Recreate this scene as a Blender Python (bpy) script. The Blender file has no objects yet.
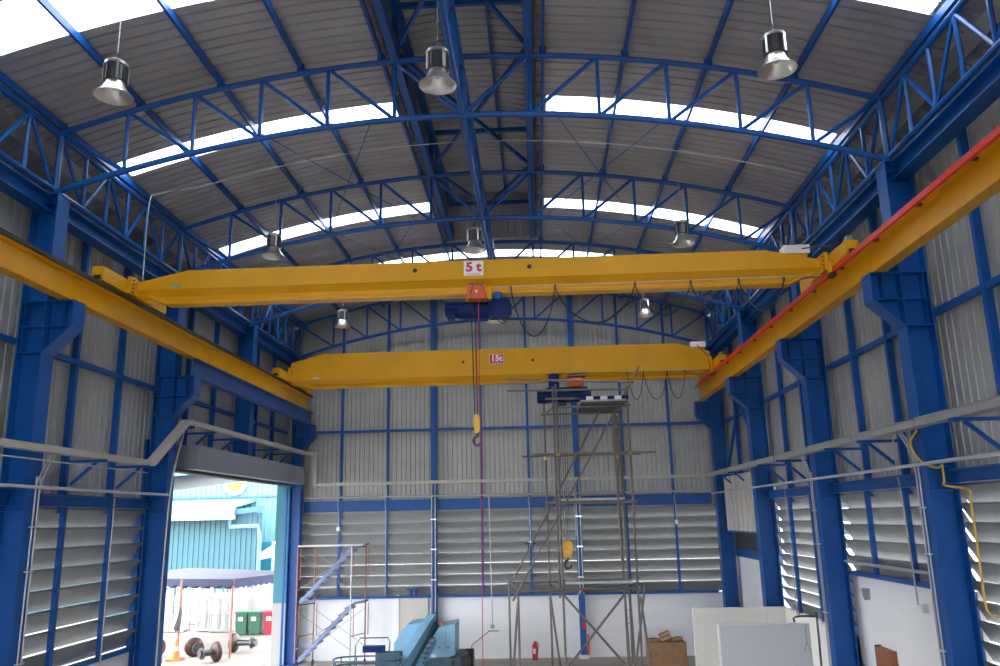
import bpy, math, random
from mathutils import Vector, Matrix
random.seed(7)
SC = bpy.context.scene
COL = SC.collection

# ------------------------------------------------------------------ camera
F_PX, PITCH, YAW, ROLL = 803.026, 0.22733, 0.0419, -0.0218
CAM = Vector((1.129, 0.0, 4.57))
_f = Vector((-math.sin(YAW)*math.cos(PITCH), math.cos(YAW)*math.cos(PITCH), math.sin(PITCH)))
_r = Vector((math.cos(YAW), math.sin(YAW), 0))
_u = _r.cross(_f)
C_R = math.cos(ROLL)*_r + math.sin(ROLL)*_u
C_U = -math.sin(ROLL)*_r + math.cos(ROLL)*_u
cd = bpy.data.cameras.new('camera'); cam = bpy.data.objects.new('camera', cd); COL.objects.link(cam)
cd.sensor_width = 36; cd.lens = 36*F_PX/1000; cd.clip_end = 400; cd.clip_start = 0.05
M = Matrix((C_R, C_U, -_f)).transposed().to_4x4(); M.translation = CAM
cam.matrix_world = M
SC.camera = cam

# ------------------------------------------------------------------ sky, sun, exposure
wd = bpy.data.worlds.new('sky'); SC.world = wd; wd.use_nodes = True
nt = wd.node_tree; nt.nodes.clear()
bg = nt.nodes.new('ShaderNodeBackground'); out = nt.nodes.new('ShaderNodeOutputWorld')
bg.inputs[0].default_value = (0.93, 0.965, 1.0, 1); bg.inputs[1].default_value = 4.0
nt.links.new(bg.outputs[0], out.inputs[0])
sd = bpy.data.lights.new('sun', 'SUN'); so = bpy.data.objects.new('sun', sd); COL.objects.link(so)
sd.energy = 1.5; sd.angle = math.radians(12); sd.color = (1, 0.97, 0.92)
so.rotation_euler = Vector((-0.25, -0.30, 0.92)).to_track_quat('Z', 'Y').to_euler()
so.location = (0, 0, 40)
SC.view_settings.view_transform = 'Standard'; SC.view_settings.look = 'None'
SC.view_settings.gamma = 1.0; SC.view_settings.use_curve_mapping = False
SC.view_settings.exposure = 1.55
cy = SC.cycles
cy.use_denoising = True; cy.max_bounces = 10; cy.diffuse_bounces = 6; cy.glossy_bounces = 3
cy.transmission_bounces = 6; cy.transparent_max_bounces = 8; cy.sample_clamp_indirect = 8.0; cy.caustics_reflective = False; cy.caustics_refractive = False

# ------------------------------------------------------------------ helpers
def pt(px, py, X=None, Y=None, Z=None):
    "point of the place seen at a photo pixel, on a plane X, Y or Z"
    d = _f + C_R*((px-500)/F_PX) - C_U*((py-333)/F_PX)
    if X is not None: t = (X-CAM.x)/d.x
    elif Y is not None: t = (Y-CAM.y)/d.y
    else: t = (Z-CAM.z)/d.z
    return CAM + d*t

MATS = {}
def mat(name, col, rough=0.5, metal=0.0, var=0.12, scale=3.0, bump=0.0, bscale=40, spec=0.5, dirt=None):
    m = bpy.data.materials.new(name); m.use_nodes = True
    n = m.node_tree; b = n.nodes['Principled BSDF']
    tc = n.nodes.new('ShaderNodeTexCoord')
    no = n.nodes.new('ShaderNodeTexNoise'); no.inputs['Scale'].default_value = scale; no.inputs['Detail'].default_value = 5
    n.links.new(tc.outputs['Object'], no.inputs['Vector'])
    ra = n.nodes.new('ShaderNodeValToRGB')
    ra.color_ramp.elements[0].position = 0.3; ra.color_ramp.elements[1].position = 0.72
    c0 = tuple(c*(1-var) for c in col) if dirt is None else dirt
    c1 = tuple(min(1, c*(1+var*0.6)) for c in col)
    ra.color_ramp.elements[0].color = (*c0, 1); ra.color_ramp.elements[1].color = (*c1, 1)
    n.links.new(no.outputs['Fac'], ra.inputs['Fac']); n.links.new(ra.outputs['Color'], b.inputs['Base Color'])
    b.inputs['Roughness'].default_value = rough; b.inputs['Metallic'].default_value = metal
    b.inputs['Specular IOR Level'].default_value = spec
    if bump:
        n2 = n.nodes.new('ShaderNodeTexNoise'); n2.inputs['Scale'].default_value = bscale
        n.links.new(tc.outputs['Object'], n2.inputs['Vector'])
        bp = n.nodes.new('ShaderNodeBump'); bp.inputs['Strength'].default_value = bump; bp.inputs['Distance'].default_value = 0.02
        n.links.new(n2.outputs['Fac'], bp.inputs['Height']); n.links.new(bp.outputs['Normal'], b.inputs['Normal'])
    MATS[name] = m
    return m

BLUE = mat('blue_paint', (0.003, 0.082, 0.33), 0.42, var=0.15, spec=0.35)
BLUE2 = mat('transfer_girder_paint', (0.020, 0.085, 0.290), 0.5, var=0.2)
YEL = mat('yellow_paint', (0.66, 0.325, 0.004), 0.38, var=0.08, scale=1.2, spec=0.3)
CLAD = mat('galvanised_cladding', (0.380, 0.385, 0.375), 0.45, 0.2, var=0.10, scale=1.5)
ROOF = mat('galvanised_roof', (0.375, 0.380, 0.395), 0.5, 0.15, var=0.14, scale=1.1)
SLAT = mat('louver_metal', (0.258, 0.267, 0.267), 0.45, 0.3, var=0.10)
WHITE = mat('white_wall_paint', (0.86, 0.87, 0.89), 0.7, var=0.04, scale=0.8)
CREAM = mat('cream_panel', (0.860, 0.845, 0.800), 0.7, var=0.03, scale=0.8)
GREYP = mat('grey_panel', (0.600, 0.620, 0.650), 0.7, var=0.03, scale=0.8)
FLOOR = mat('concrete_floor', (0.46, 0.41, 0.36), 0.75, var=0.18, scale=0.7)
YARD = mat('yard_concrete', (0.240, 0.210, 0.190), 0.9, var=0.12, scale=0.4)
GREYBOX = mat('roller_box_paint', (0.210, 0.235, 0.280), 0.5, var=0.06)
TRAY = mat('tray_grey', (0.330, 0.340, 0.330), 0.45, 0.2, var=0.06)
TRAYC = mat('cream_tray', (0.43, 0.41, 0.37), 0.5, 0.1, var=0.06)
HANG = mat('hanging_panel_grey', (0.50, 0.49, 0.46), 0.6, var=0.05)
PIPEW = mat('white_conduit', (0.420, 0.440, 0.460), 0.4, 0.2, var=0.05)
ALU = mat('aluminium', (0.72, 0.71, 0.70), 0.28, 0.85, var=0.05)
FIN = mat('dark_lamp_housing', (0.10, 0.10, 0.11), 0.35, 0.7, var=0.1)
CAPM = mat('lamp_cap_grey', (0.30, 0.31, 0.34), 0.4, 0.5, var=0.08)
BLACK = mat('black_rubber', (0.012, 0.012, 0.014), 0.5, var=0.1)
RED = mat('red_conductor', (0.62, 0.02, 0.012), 0.4, var=0.05)
NAVY = mat('navy_hoist_paint', (0.004, 0.022, 0.120), 0.5, var=0.15, spec=0.15)
ORANGE = mat('orange_paint', (0.75, 0.13, 0.02), 0.4, var=0.08)
HOOKY = mat('hook_block_yellow', (0.78, 0.42, 0.02), 0.4, var=0.1)
STEEL = mat('dark_steel', (0.09, 0.09, 0.095), 0.4, 0.7, var=0.1)
TUBE = mat('scaffold_tube', (0.20, 0.18, 0.165), 0.45, 0.4, var=0.2, scale=6)
DECK = mat('scaffold_deck', (0.42, 0.44, 0.44), 0.5, 0.4, var=0.2)
RUST = mat('rusty_red_tube', (0.33, 0.15, 0.11), 0.7, 0.2, var=0.25, scale=6)
STAIRB = mat('stair_blue', (0.16, 0.20, 0.34), 0.5, 0.2, var=0.2)
LIFT = mat('lift_light_blue', (0.21, 0.42, 0.60), 0.4, var=0.06)
LIFTD = mat('lift_dark_teal', (0.04, 0.10, 0.14), 0.5, var=0.15)
DOORB = mat('beige_door', (0.62, 0.58, 0.52), 0.6, var=0.03)
DOORW = mat('brown_door', (0.30, 0.10, 0.035), 0.5, var=0.15)
SIGNW = mat('sign_white', (0.80, 0.80, 0.82), 0.5, var=0.02)
SIGNR = mat('sign_red', (0.60, 0.015, 0.05), 0.5, var=0.04)
CYAN = mat('cyan_cladding', (0.035, 0.120, 0.160), 0.55, var=0.05)
CANOPY = mat('canopy_blue_grey', (0.132, 0.180, 0.216), 0.5, var=0.08)
CYANP = mat('pale_cyan_cladding', (0.119, 0.280, 0.322), 0.55, var=0.05)
TEAL = mat('teal_paint', (0.016, 0.160, 0.240), 0.5, var=0.06)
WHT = mat('bright_white', (0.330, 0.330, 0.325), 0.6, var=0.03)
TENT = mat('tent_navy_fabric', (0.022, 0.027, 0.060), 0.8, var=0.12)
TENTD = mat('tent_valance_dark', (0.02, 0.025, 0.08), 0.8, var=0.12)
REEL = mat('maroon_reel', (0.048, 0.016, 0.014), 0.5, 0.3, var=0.3, scale=8)
GREEN = mat('bin_green', (0.032, 0.136, 0.080), 0.5, var=0.06)
BINR = mat('bin_red', (0.38, 0.02, 0.05), 0.5, var=0.06)
CRATE = mat('crate_wood', (0.36, 0.20, 0.105), 0.75, var=0.2, scale=5)
CARD = mat('cardboard', (0.46, 0.30, 0.18), 0.8, var=0.15)
YCAB = mat('yellow_cable', (0.62, 0.40, 0.06), 0.5, var=0.08)
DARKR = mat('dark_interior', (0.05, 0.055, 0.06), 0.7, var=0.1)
BRASS = mat('brass', (0.5, 0.33, 0.1), 0.4, 0.6, var=0.1)

def translucent(name, col):
    m = bpy.data.materials.new(name); m.use_nodes = True
    n = m.node_tree; n.nodes.clear()
    o = n.nodes.new('ShaderNodeOutputMaterial'); t = n.nodes.new('ShaderNodeBsdfTranslucent'); d = n.nodes.new('ShaderNodeBsdfDiffuse'); mx = n.nodes.new('ShaderNodeMixShader')
    no = n.nodes.new('ShaderNodeTexNoise'); no.inputs['Scale'].default_value = 2.0
    ra = n.nodes.new('ShaderNodeValToRGB'); ra.color_ramp.elements[0].color = tuple(c*0.95 for c in col)+(1,); ra.color_ramp.elements[1].color = (*col, 1)
    n.links.new(no.outputs['Fac'], ra.inputs['Fac']); n.links.new(ra.outputs['Color'], t.inputs['Color']); n.links.new(ra.outputs['Color'], d.inputs['Color'])
    mx.inputs[0].default_value = 0.1
    n.links.new(t.outputs[0], mx.inputs[1]); n.links.new(d.outputs[0], mx.inputs[2]); n.links.new(mx.outputs[0], o.inputs['Surface'])
    return m
SKYL = translucent('translucent_roof_sheet', (0.86, 0.88, 0.90))

class MB:
    "collects shapes; build() links them as one mesh object"
    def __init__(s): s.v = []; s.f = []
    def add(s, vs, fs):
        b = len(s.v); s.v += [tuple(v) for v in vs]; s.f += [tuple(i+b for i in f) for f in fs]; return s
    def box(s, x0, x1, y0, y1, z0, z1):
        vs = [(x, y, z) for x in (x0, x1) for y in (y0, y1) for z in (z0, z1)]
        return s.add(vs, [(0,1,3,2),(4,6,7,5),(0,4,5,1),(2,3,7,6),(0,2,6,4),(1,5,7,3)])
    def bar(s, p, q, w, h, up=(0,0,1)):
        p, q = Vector(p), Vector(q); d = (q-p).normalized(); a = d.cross(Vector(up))
        if a.length < 1e-4: a = d.cross(Vector((1,0,0)))
        a.normalize(); b = a.cross(d)
        vs = [e + a*(i*w/2) + b*(j*h/2) for e in (p, q) for i in (-1, 1) for j in (-1, 1)]
        return s.add(vs, [(0,1,3,2),(4,6,7,5),(0,4,5,1),(2,3,7,6),(0,2,6,4),(1,5,7,3)])
    def tube(s, pts, r, n=8):
        pts = [Vector(p) for p in pts]; rings = []
        ref = None
        for i, p in enumerate(pts):
            d = (pts[min(i+1, len(pts)-1)] - pts[max(i-1, 0)]).normalized()
            if ref is None or abs(ref.dot(d)) > 0.95:
                ref = Vector((0,0,1)) if abs(d.z) < 0.9 else Vector((1,0,0))
            a = d.cross(ref).normalized(); b = d.cross(a); ref = b.cross(d) * 1.0 if False else ref
            rings.append([p + (a*math.cos(2*math.pi*k/n) + b*math.sin(2*math.pi*k/n))*r for k in range(n)])
        vs = [v for rg in rings for v in rg]; fs = []
        for i in range(len(rings)-1):
            for k in range(n):
                fs.append((i*n+k, i*n+(k+1) % n, (i+1)*n+(k+1) % n, (i+1)*n+k))
        fs.append(tuple(range(n-1, -1, -1))); fs.append(tuple((len(rings)-1)*n+k for k in range(n)))
        return s.add(vs, fs)
    def prism(s, poly, axis, a, b):
        "poly: 2D points; axis 'x': (y,z), 'y': (x,z), 'z': (x,y)"
        def P(u, v, t): return {'x': (t, u, v), 'y': (u, t, v), 'z': (u, v, t)}[axis]
        n = len(poly); vs = [P(u, v, a) for u, v in poly] + [P(u, v, b) for u, v in poly]
        fs = [tuple(range(n)), tuple(range(2*n-1, n-1, -1))] + [(i, n+i, n+(i+1) % n, (i+1) % n) for i in range(n)]
        return s.add(vs, fs)
    def lathe(s, prof, c=(0,0,0), n=24, axis='z'):
        c = Vector(c); vs = []; fs = []
        for r, z in prof:
            for k in range(n):
                a = 2*math.pi*k/n; u, v = r*math.cos(a), r*math.sin(a)
                vs.append(c + Vector({'z': (u, v, z), 'x': (z, u, v), 'y': (u, z, v)}[axis]))
        for i in range(len(prof)-1):
            for k in range(n): fs.append((i*n+k, i*n+(k+1) % n, (i+1)*n+(k+1) % n, (i+1)*n+k))
        return s.add(vs, fs)
    def cyl(s, c, r, h, n=20, axis='z'): return s.lathe([(0.0005, 0), (r, 0), (r, h), (0.0005, h)], c, n, axis)
    def ibeam(s, p, q, w, h, tf=0.02, tw=0.014, up=(0,0,1)):
        p, q = Vector(p), Vector(q); up = Vector(up)
        s.bar(p+up*(h/2-tf/2), q+up*(h/2-tf/2), w, tf, up); s.bar(p-up*(h/2-tf/2), q-up*(h/2-tf/2), w, tf, up)
        return s.bar(p, q, tw, h-2*tf, up)
    def build(s, name, m, parent=None, smooth=False):
        off = parent.get('_o', (0,0,0)) if parent is not None else (0,0,0)
        me = bpy.data.meshes.new(name)
        me.from_pydata([(x-off[0], y-off[1], z-off[2]) for x, y, z in s.v], [], s.f)
        import bmesh
        bm = bmesh.new(); bm.from_mesh(me); bmesh.ops.recalc_face_normals(bm, faces=bm.faces); bm.to_mesh(me); bm.free()
        me.materials.append(m)
        if smooth:
            for p in me.polygons: p.use_smooth = True
            try: me.set_sharp_from_angle(angle=math.radians(40))
            except Exception: pass
        o = bpy.data.objects.new(name, me); COL.objects.link(o)
        if parent is not None:
            o.parent = parent; o['_o'] = off
        return o

def tag(o, label, cat, group=None):
    o['label'] = label; o['category'] = cat
    if group: o['group'] = group
    return o
def thing(name, loc, label, cat, group=None):
    o = bpy.data.objects.new(name, None); COL.objects.link(o); o.empty_display_size = 0.2
    o.location = loc; o['_o'] = tuple(loc)
    return tag(o, label, cat, group)
def struct(name, loc=(0,0,0)):
    o = bpy.data.objects.new(name, None); COL.objects.link(o); o.location = loc; o['_o'] = tuple(loc); o['kind'] = 'structure'
    return o
def copy_tree(o, parent=None):
    c = o.copy(); COL.objects.link(c)
    if parent is not None: c.parent = parent
    for ch in list(o.children): copy_tree(ch, c)
    return c
def tubeobj(name, pts, r, m, parent=None, n=8): return MB().tube(pts, r, n).build(name, m, parent, smooth=True)
def curve_pts(pts, n=6):
    "Catmull-Rom through points"
    P = [Vector(p) for p in pts]; P = [P[0]*2-P[1]] + P + [P[-1]*2-P[-2]]; o = []
    for i in range(1, len(P)-2):
        for k in range(n):
            t = k/n; a, b, c, d = P[i-1], P[i], P[i+1], P[i+2]
            o.append(0.5*((2*b)+(c-a)*t+(2*a-5*b+4*c-d)*t*t+(3*b-a-3*c+d)*t*t*t))
    o.append(P[-2]); return o

# ------------------------------------------------------------------ dimensions of the hall
KA = 1.17/7.25**2
zr = lambda x: 12.93-KA*x*x          # roof sheet
zt = lambda x: 12.70-KA*x*x          # truss top chord
zb = lambda x: 11.55-KA*x*x          # truss bottom chord
YC = [3.05, 8.05, 13.05, 18.05, 23.05, 28.05]   # column lines
TY = [y-0.1 for y in YC]
Y0, Y1 = -12.0, 28.75
XW = 7.74                             # cladding plane
DOOR_Y0, DOOR_Y1 = 18.3, 27.75

# ------------------------------------------------------------------ floor, yard
fl = MB().box(-8, 8, Y0, Y1+0.1, -0.3, 0).build('floor', FLOOR); fl['kind'] = 'structure'
yd = MB().box(-70, 40, -40, 90, -0.5, -0.31).add([(-70,-40,-0.02),(-8,-40,-0.02),(-8,90,-0.02),(-70,90,-0.02)], [(0,1,2,3)]).build('ground_yard', YARD); yd['kind'] = 'structure'

# ------------------------------------------------------------------ corrugated sheets
def rib_profile(a, b, pitch, depth, flip=False):
    "list of (position, offset) for a trapezoid profile"
    n = max(1, round((b-a)/pitch)); p = (b-a)/n; o = []
    for i in range(n):
        s = a+i*p; o += [(s, 0), (s+p*0.78, 0), (s+p*0.84, depth), (s+p*0.94, depth)]
    o.append((b, 0)); return o
def sheet_wall(axis, plane, u0, u1, z0, z1, outward, name, m, parent, pitch=0.21, depth=-0.026):
    "vertical ribbed sheet; axis 'x': plane X, u=Y; axis 'y': plane Y, u=X. z1 may be a function"
    vs = []; fs = []; pr = rib_profile(u0, u1, pitch, depth)
    for u, d in pr:
        q = plane-outward*d; top = z1(u) if callable(z1) else z1
        for z in (z0, top): vs.append((q, u, z) if axis == 'x' else (u, q, z))
    for i in range(len(pr)-1): fs.append((2*i, 2*i+2, 2*i+3, 2*i+1))
    return MB().add(vs, fs).build(name, m, parent)
def sheet_roof(x0, x1, y0, y1, f, name, m, parent, seg, pitch=0.235, depth=-0.042):
    pr = rib_profile(y0, y1, pitch, depth); n = seg; vs = []; fs = []
    for y, d in pr:
        for k in range(n+1):
            x = x0+(x1-x0)*k/n; vs.append((x, y, f(x)-d))
    for i in range(len(pr)-1):
        for k in range(n): fs.append((i*(n+1)+k, i*(n+1)+k+1, (i+1)*(n+1)+k+1, (i+1)*(n+1)+k))
    return MB().add(vs, fs).build(name, m, parent)

roof = struct('ceiling', (0, 0, 10))
XE, XM, YM = 7.85, 1.30, 22.55
bands = [(-10.1,-9.08), (-5.1,-4.08), (-0.1, 0.92), (4.9,5.92), (9.9,10.92), (14.76,15.38), (20.10,20.74), (24.35,24.98)]  # bands behind and above the viewpoint are unseen, added for daylight
ys = [Y0-0.6] + [v for b in bands for v in b] + [Y1+0.5]
for i in range(0, len(ys), 2):
    a, b = ys[i], ys[i+1]
    cuts = [a, YM, b] if a < YM < b else [a, b]
    for c, d in zip(cuts, cuts[1:]):
        if d <= YM+1e-6:
            sheet_roof(-XE, -XM, c, d, zr, 'roof_sheet', ROOF, roof, 20); sheet_roof(XM, XE, c, d, zr, 'roof_sheet', ROOF, roof, 20)
        else: sheet_roof(-XE, XE, c, d, zr, 'roof_sheet', ROOF, roof, 44)
for a, b in bands:
    if b < YM:
        sheet_roof(-7.2, -1.55, a, b, zr, 'skylight_panel', SKYL, roof, 20); sheet_roof(1.55, 7.2, a, b, zr, 'skylight_panel', SKYL, roof, 20)
        for s in (-1, 1): MB().box(min(s*1.55, s*XM), max(s*1.55, s*XM), a, b, zr(1.4)-0.03, zr(1.4)).build('roof_flashing', ROOF, roof)
    else: sheet_roof(-7.2, 7.2, a, b, zr, 'skylight_panel', SKYL, roof, 44)
    for s in (-1, 1): sheet_roof(*sorted((s*7.2, s*XE)), a, b, zr, 'roof_sheet', ROOF, roof, 2)
# ridge monitor
zm = lambda x: 14.15-0.09*x*x
sheet_roof(-1.75, 1.75, Y0-0.3, YM+0.3, zm, 'monitor_roof_sheet', ROOF, roof, 12)
for s in (-1, 1):
    sheet_wall('x', s*1.34, Y0, YM, 12.68, 14.02, s, 'monitor_side_sheet', ROOF, roof, 0.3, 0.03)
    MB().box(*sorted((s*1.13, s*1.27)), Y0, YM, 12.64, 12.92).build('monitor_curb_beam', BLUE, roof)
    MB().box(*sorted((s*1.12, s*1.26)), Y0, YM, 13.72, 13.86).build('monitor_eave_rail', BLUE, roof)
    for x in (0.45,): MB().box(*sorted((s*(x-0.03), s*(x+0.03))), Y0, YM, zm(x)-0.16, zm(x)-0.05).build('monitor_purlin', BLUE, roof)
sheet_wall('y', YM, -1.34, 1.34, 12.7, zm, 1, 'monitor_end_sheet', ROOF, roof, 0.2, 0.03)
MB().box(-1.2, 1.2, YM-0.12, YM-0.04, 13.72, 13.82).build('monitor_end_rail', BLUE, roof)
yy = TY[0]
for y in [TY[1], TY[2], TY[3]]:
    for s in (-1, 1):
        MB().box(*sorted((s*1.15, s*1.25)), y-0.05, y+0.05, 12.8, 13.8).build('monitor_post', BLUE, roof)
    MB().bar((-1.2, y, 13.8), (1.2, y, 13.8), 0.08, 0.1).build('monitor_tie', BLUE, roof)
    for s in (-1, 1):
        MB().bar((s*1.15, y+0.1, 12.85), (0, y+2.5, 12.85), 0.05, 0.08).build('monitor_brace', BLUE, roof)
        MB().bar((s*1.15, y+4.9, 12.85), (0, y+2.5, 12.85), 0.05, 0.08).build('monitor_brace', BLUE, roof) if y < TY[3] else None
# purlins
for x in (1.46, 2.92, 4.38, 5.84, 7.25):
    for s in (-1, 1):
        MB().box(s*x-0.025, s*x+0.025, Y0-0.5, Y1+0.3, zr(x)-0.19, zr(x)-0.05).build('purlin', BLUE, roof)
# eave overhang
for s in (-1, 1):
    MB().box(*sorted((s*7.80, s*7.83)), Y0, Y1, 11.22, 11.62).build('fascia_plate', TRAY, roof)
    fo = lambda x, s=s: 11.36-0.42*(abs(x)-7.8)
    sheet_roof(*sorted((s*7.82, s*9.6)), Y0, Y1, fo, 'overhang_sheet', ROOF, roof, 1)
    MB().box(*sorted((s*7.7, s*9.6)), Y0, Y1, 10.26, 10.30).build('soffit_light_block', ROOF, roof); MB().box(*sorted((s*9.56, s*9.6)), Y0, Y1, 10.3, 10.66).build('fascia_light_block', ROOF, roof)  # both added to close the overhang and keep daylight out of the eaves
    for x in (8.4, 9.2): MB().box(s*x-0.03, s*x+0.03, Y0, Y1, fo(x)-0.17, fo(x)-0.05).build('overhang_purlin', BLUE, roof)

# ------------------------------------------------------------------ walls
wall_l, wall_r, wall_b, wall_f = struct('wall_left'), struct('wall_right'), struct('wall_back', (0, Y1, 0)), struct('wall_front', (0, Y0, 0))
nwin = [0]
def louvers(axis, plane, u0, u1, z0, z1, outward, pitch):
    nwin[0] += 1
    uc = (u0+u1)/2; ov = 0.03 if axis == 'y' else (0.10 if outward > 0 else 0.05)
    w = struct('window_%d' % nwin[0], (plane, uc, z0) if axis == 'x' else (uc, plane, z0))
    n = max(1, round((z1-z0)/pitch)); p = (z1-z0)/n; first = None
    for i in range(n):
        zl = z0+i*p
        a, b = plane-outward*0.06, plane+outward*0.10
        prof = [(a, zl+p-0.005), (a, zl+p-0.02), (a-outward*0.02, zl+p-0.02), (a-outward*0.02, zl+p*0.86), (a, zl+p*0.86), (b, zl-ov*p), (b+outward*0.012, zl-ov*p), (a+outward*0.012, zl+p*0.87)]
        if first is None:
            m = MB()
            if axis == 'x':
                m.prism([(q, z) for q, z in prof], 'y', u0, u1)
            else:
                m.prism([(q, z) for q, z in prof], 'x', u0, u1)
            first = m.build('louver_slat', SLAT, w); base = zl
        else:
            c = first.copy(); COL.objects.link(c); c.parent = w; c.location.z = zl-base
    return w
def mull(wall, axis, plane, u, z0, z1, outward, wd=0.09, dp=0.12):
    a, b = sorted((plane, plane-outward*dp))
    m = MB()
    if axis == 'x': m.box(a, b, u-wd/2, u+wd/2, z0, z1)
    else: m.box(u-wd/2, u+wd/2, a, b, z0, z1)
    return m.build('mullion', BLUE, wall)

HB0, HB1 = 4.92, 5.29
SB0, SB1 = 4.95, 5.16
def side_wall(wall, s):
    pl = s*XW; inn = pl-s*0.04
    lows = {}
    for k in range(-1, len(YC)-1):
        ya, yb = (YC[k], YC[k+1]) if k >= 0 else (Y0, YC[0])
        nb = 3 if k >= 0 else 9
        th = (yb-ya)/nb
        dooring = s < 0 and ya > 18 
        bot = {True: 6.35}.get(dooring, 4.84)
        if s > 0 and abs(ya-23.05) < .01: bot = 5.3
        for j in range(nb):
            sheet_wall('x', pl, ya+j*th, ya+(j+1)*th, bot, 10.3, s, 'cladding_panel', CLAD, wall)
        low = 3.33 if (s > 0 and abs(ya-13.05) < .01) else 2.05
        for j in range(1, nb):
            mull(wall, 'x', inn, ya+j*th, (5.95 if dooring else bot), 10.2, s)
        MB().box(*sorted((inn, inn-s*0.10)), ya+0.1, yb-0.1, 7.62, 7.72).build('girt', BLUE, wall)
        if s > 0 and abs(ya-23.05) < .01: continue
        if dooring: continue
        if k < 1: # beside and behind the viewpoint
            sheet_wall('x', pl, ya, yb, 2.0, 5.1, s, 'cladding_panel', CLAD, wall) if k < 0 else None
            MB().box(*sorted((pl, pl+s*0.15)), ya, yb, 0, 2.05).build('plinth_wall', WHITE, wall)
            if k < 0: continue
        else:
            MB().box(*sorted((pl-s*0.02, pl+s*0.15)), ya, yb+(0.5 if s > 0 and k == 2 else 0), 0, low).build('plinth_wall', WHITE, wall)
        MB().box(*sorted((inn, inn-s*0.14)), ya+0.18, yb-0.18, low-0.04, low+0.04).build('sill_rail', BLUE, wall)
        for j in range(nb):
            louvers('x', pl-s*0.02, ya+j*th, ya+(j+1)*th, low+0.04, SB0, s, 0.30 if s > 0 else 0.355)
        for j in range(1, nb): mull(wall, 'x', inn-s*0.08, ya+j*th, low, SB0, s, 0.10, 0.08)
    for j in range(1): sheet_wall('x', pl, YC[-1], Y1, 6.3 if s < 0 else 0, 10.3, s, 'cladding_panel', CLAD, wall)
    # beams between columns
    for k in range(1, len(YC)-1):
        ya, yb = YC[k], YC[k+1]
        MB().ibeam((s*7.42, ya+0.02, 10.16), (s*7.42, yb-0.02, 10.16), 0.30, 0.30).build('eave_beam', BLUE, wall)
        if not (s < 0 and ya > 18) and not (s > 0 and abs(ya-23.05) < .01):
            MB().ibeam((s*7.5, ya+0.1, (SB0+SB1)/2), (s*7.5, yb-0.1, (SB0+SB1)/2), 0.2, SB1-SB0).build('head_beam', BLUE, wall)
side_wall(wall_l, -1); side_wall(wall_r, 1)
# back wall
BX = [-7.5+15*i/9 for i in range(10)]
for s in (-1, 1): sheet_wall('y', Y1, *sorted((s*7.5, s*7.78)), 0, 10.4, 1, 'cladding_panel', CLAD, wall_b, 0.14, -0.026)
for s in (-1, 1): sheet_wall('y', Y1, *sorted((s*7.5, s*9.6)), 10.2, lambda x: min(zr(x), 11.62), 1, 'cladding_panel', CLAD, wall_b, 0.165, -0.026)
for a, b in zip(BX, BX[1:]):
    sheet_wall('y', Y1, a, b, 4.8, zr, 1, 'cladding_panel', CLAD, wall_b, 0.165, -0.026)
    louvers('y', Y1-0.03, a, b, 2.05, HB0-0.02, 1, 0.355)
for i, x in enumerate(BX[1:-1]):
    if i in (2, 5):
        MB().ibeam((x, Y1-0.22, 0), (x, Y1-0.22, zr(x)-0.2), 0.2, 0.26, up=(0, 1, 0)).build('wind_column', BLUE, wall_b)
        MB().box(x-0.16, x+0.16, Y1-0.4, Y1-0.04, 0, 0.12).build('column_footing', WHITE, wall_b)
    else:
        mull(wall_b, 'y', Y1-0.04, x, 5.1, zr(x)-0.1, 1, 0.085, 0.12); mull(wall_b, 'y', Y1-0.10, x, 2.05, HB0, 1, 0.085, 0.08)
for a, b in ((-7.1, -2.62), (-2.38, 2.38), (2.62, 7.1)):
    MB().box(a, b, Y1-0.17, Y1-0.05, 7.68, 7.77).build('girt', BLUE, wall_b)
    MB().box(a, b, Y1-0.17, Y1-0.05, 10.30, 10.42).build('girt', BLUE, wall_b)
    MB().ibeam((a, Y1-0.2, (HB0+HB1)/2), (b, Y1-0.2, (HB0+HB1)/2), 0.16, HB1-HB0).build('head_beam', BLUE, wall_b)
    MB().box(a, b, Y1-0.2, Y1-0.06, 2.0, 2.08).build('sill_rail', BLUE, wall_b)
MB().box(-7.9, 7.9, Y1-0.05, Y1+0.12, 0, 2.03).build('plinth_wall', WHITE, wall_b)
# front gable wall behind the viewpoint is unseen; its wide opening is added to let daylight in
for a, b, z0 in ((-7.74, -6.0, 0), (6.0, 7.74, 0), (-6.0, 6.0, 6.0)):
    sheet_wall('y', Y0, a, b, z0, zr, -1, 'cladding_panel', CLAD, wall_f, 0.165, 0.03)

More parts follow.
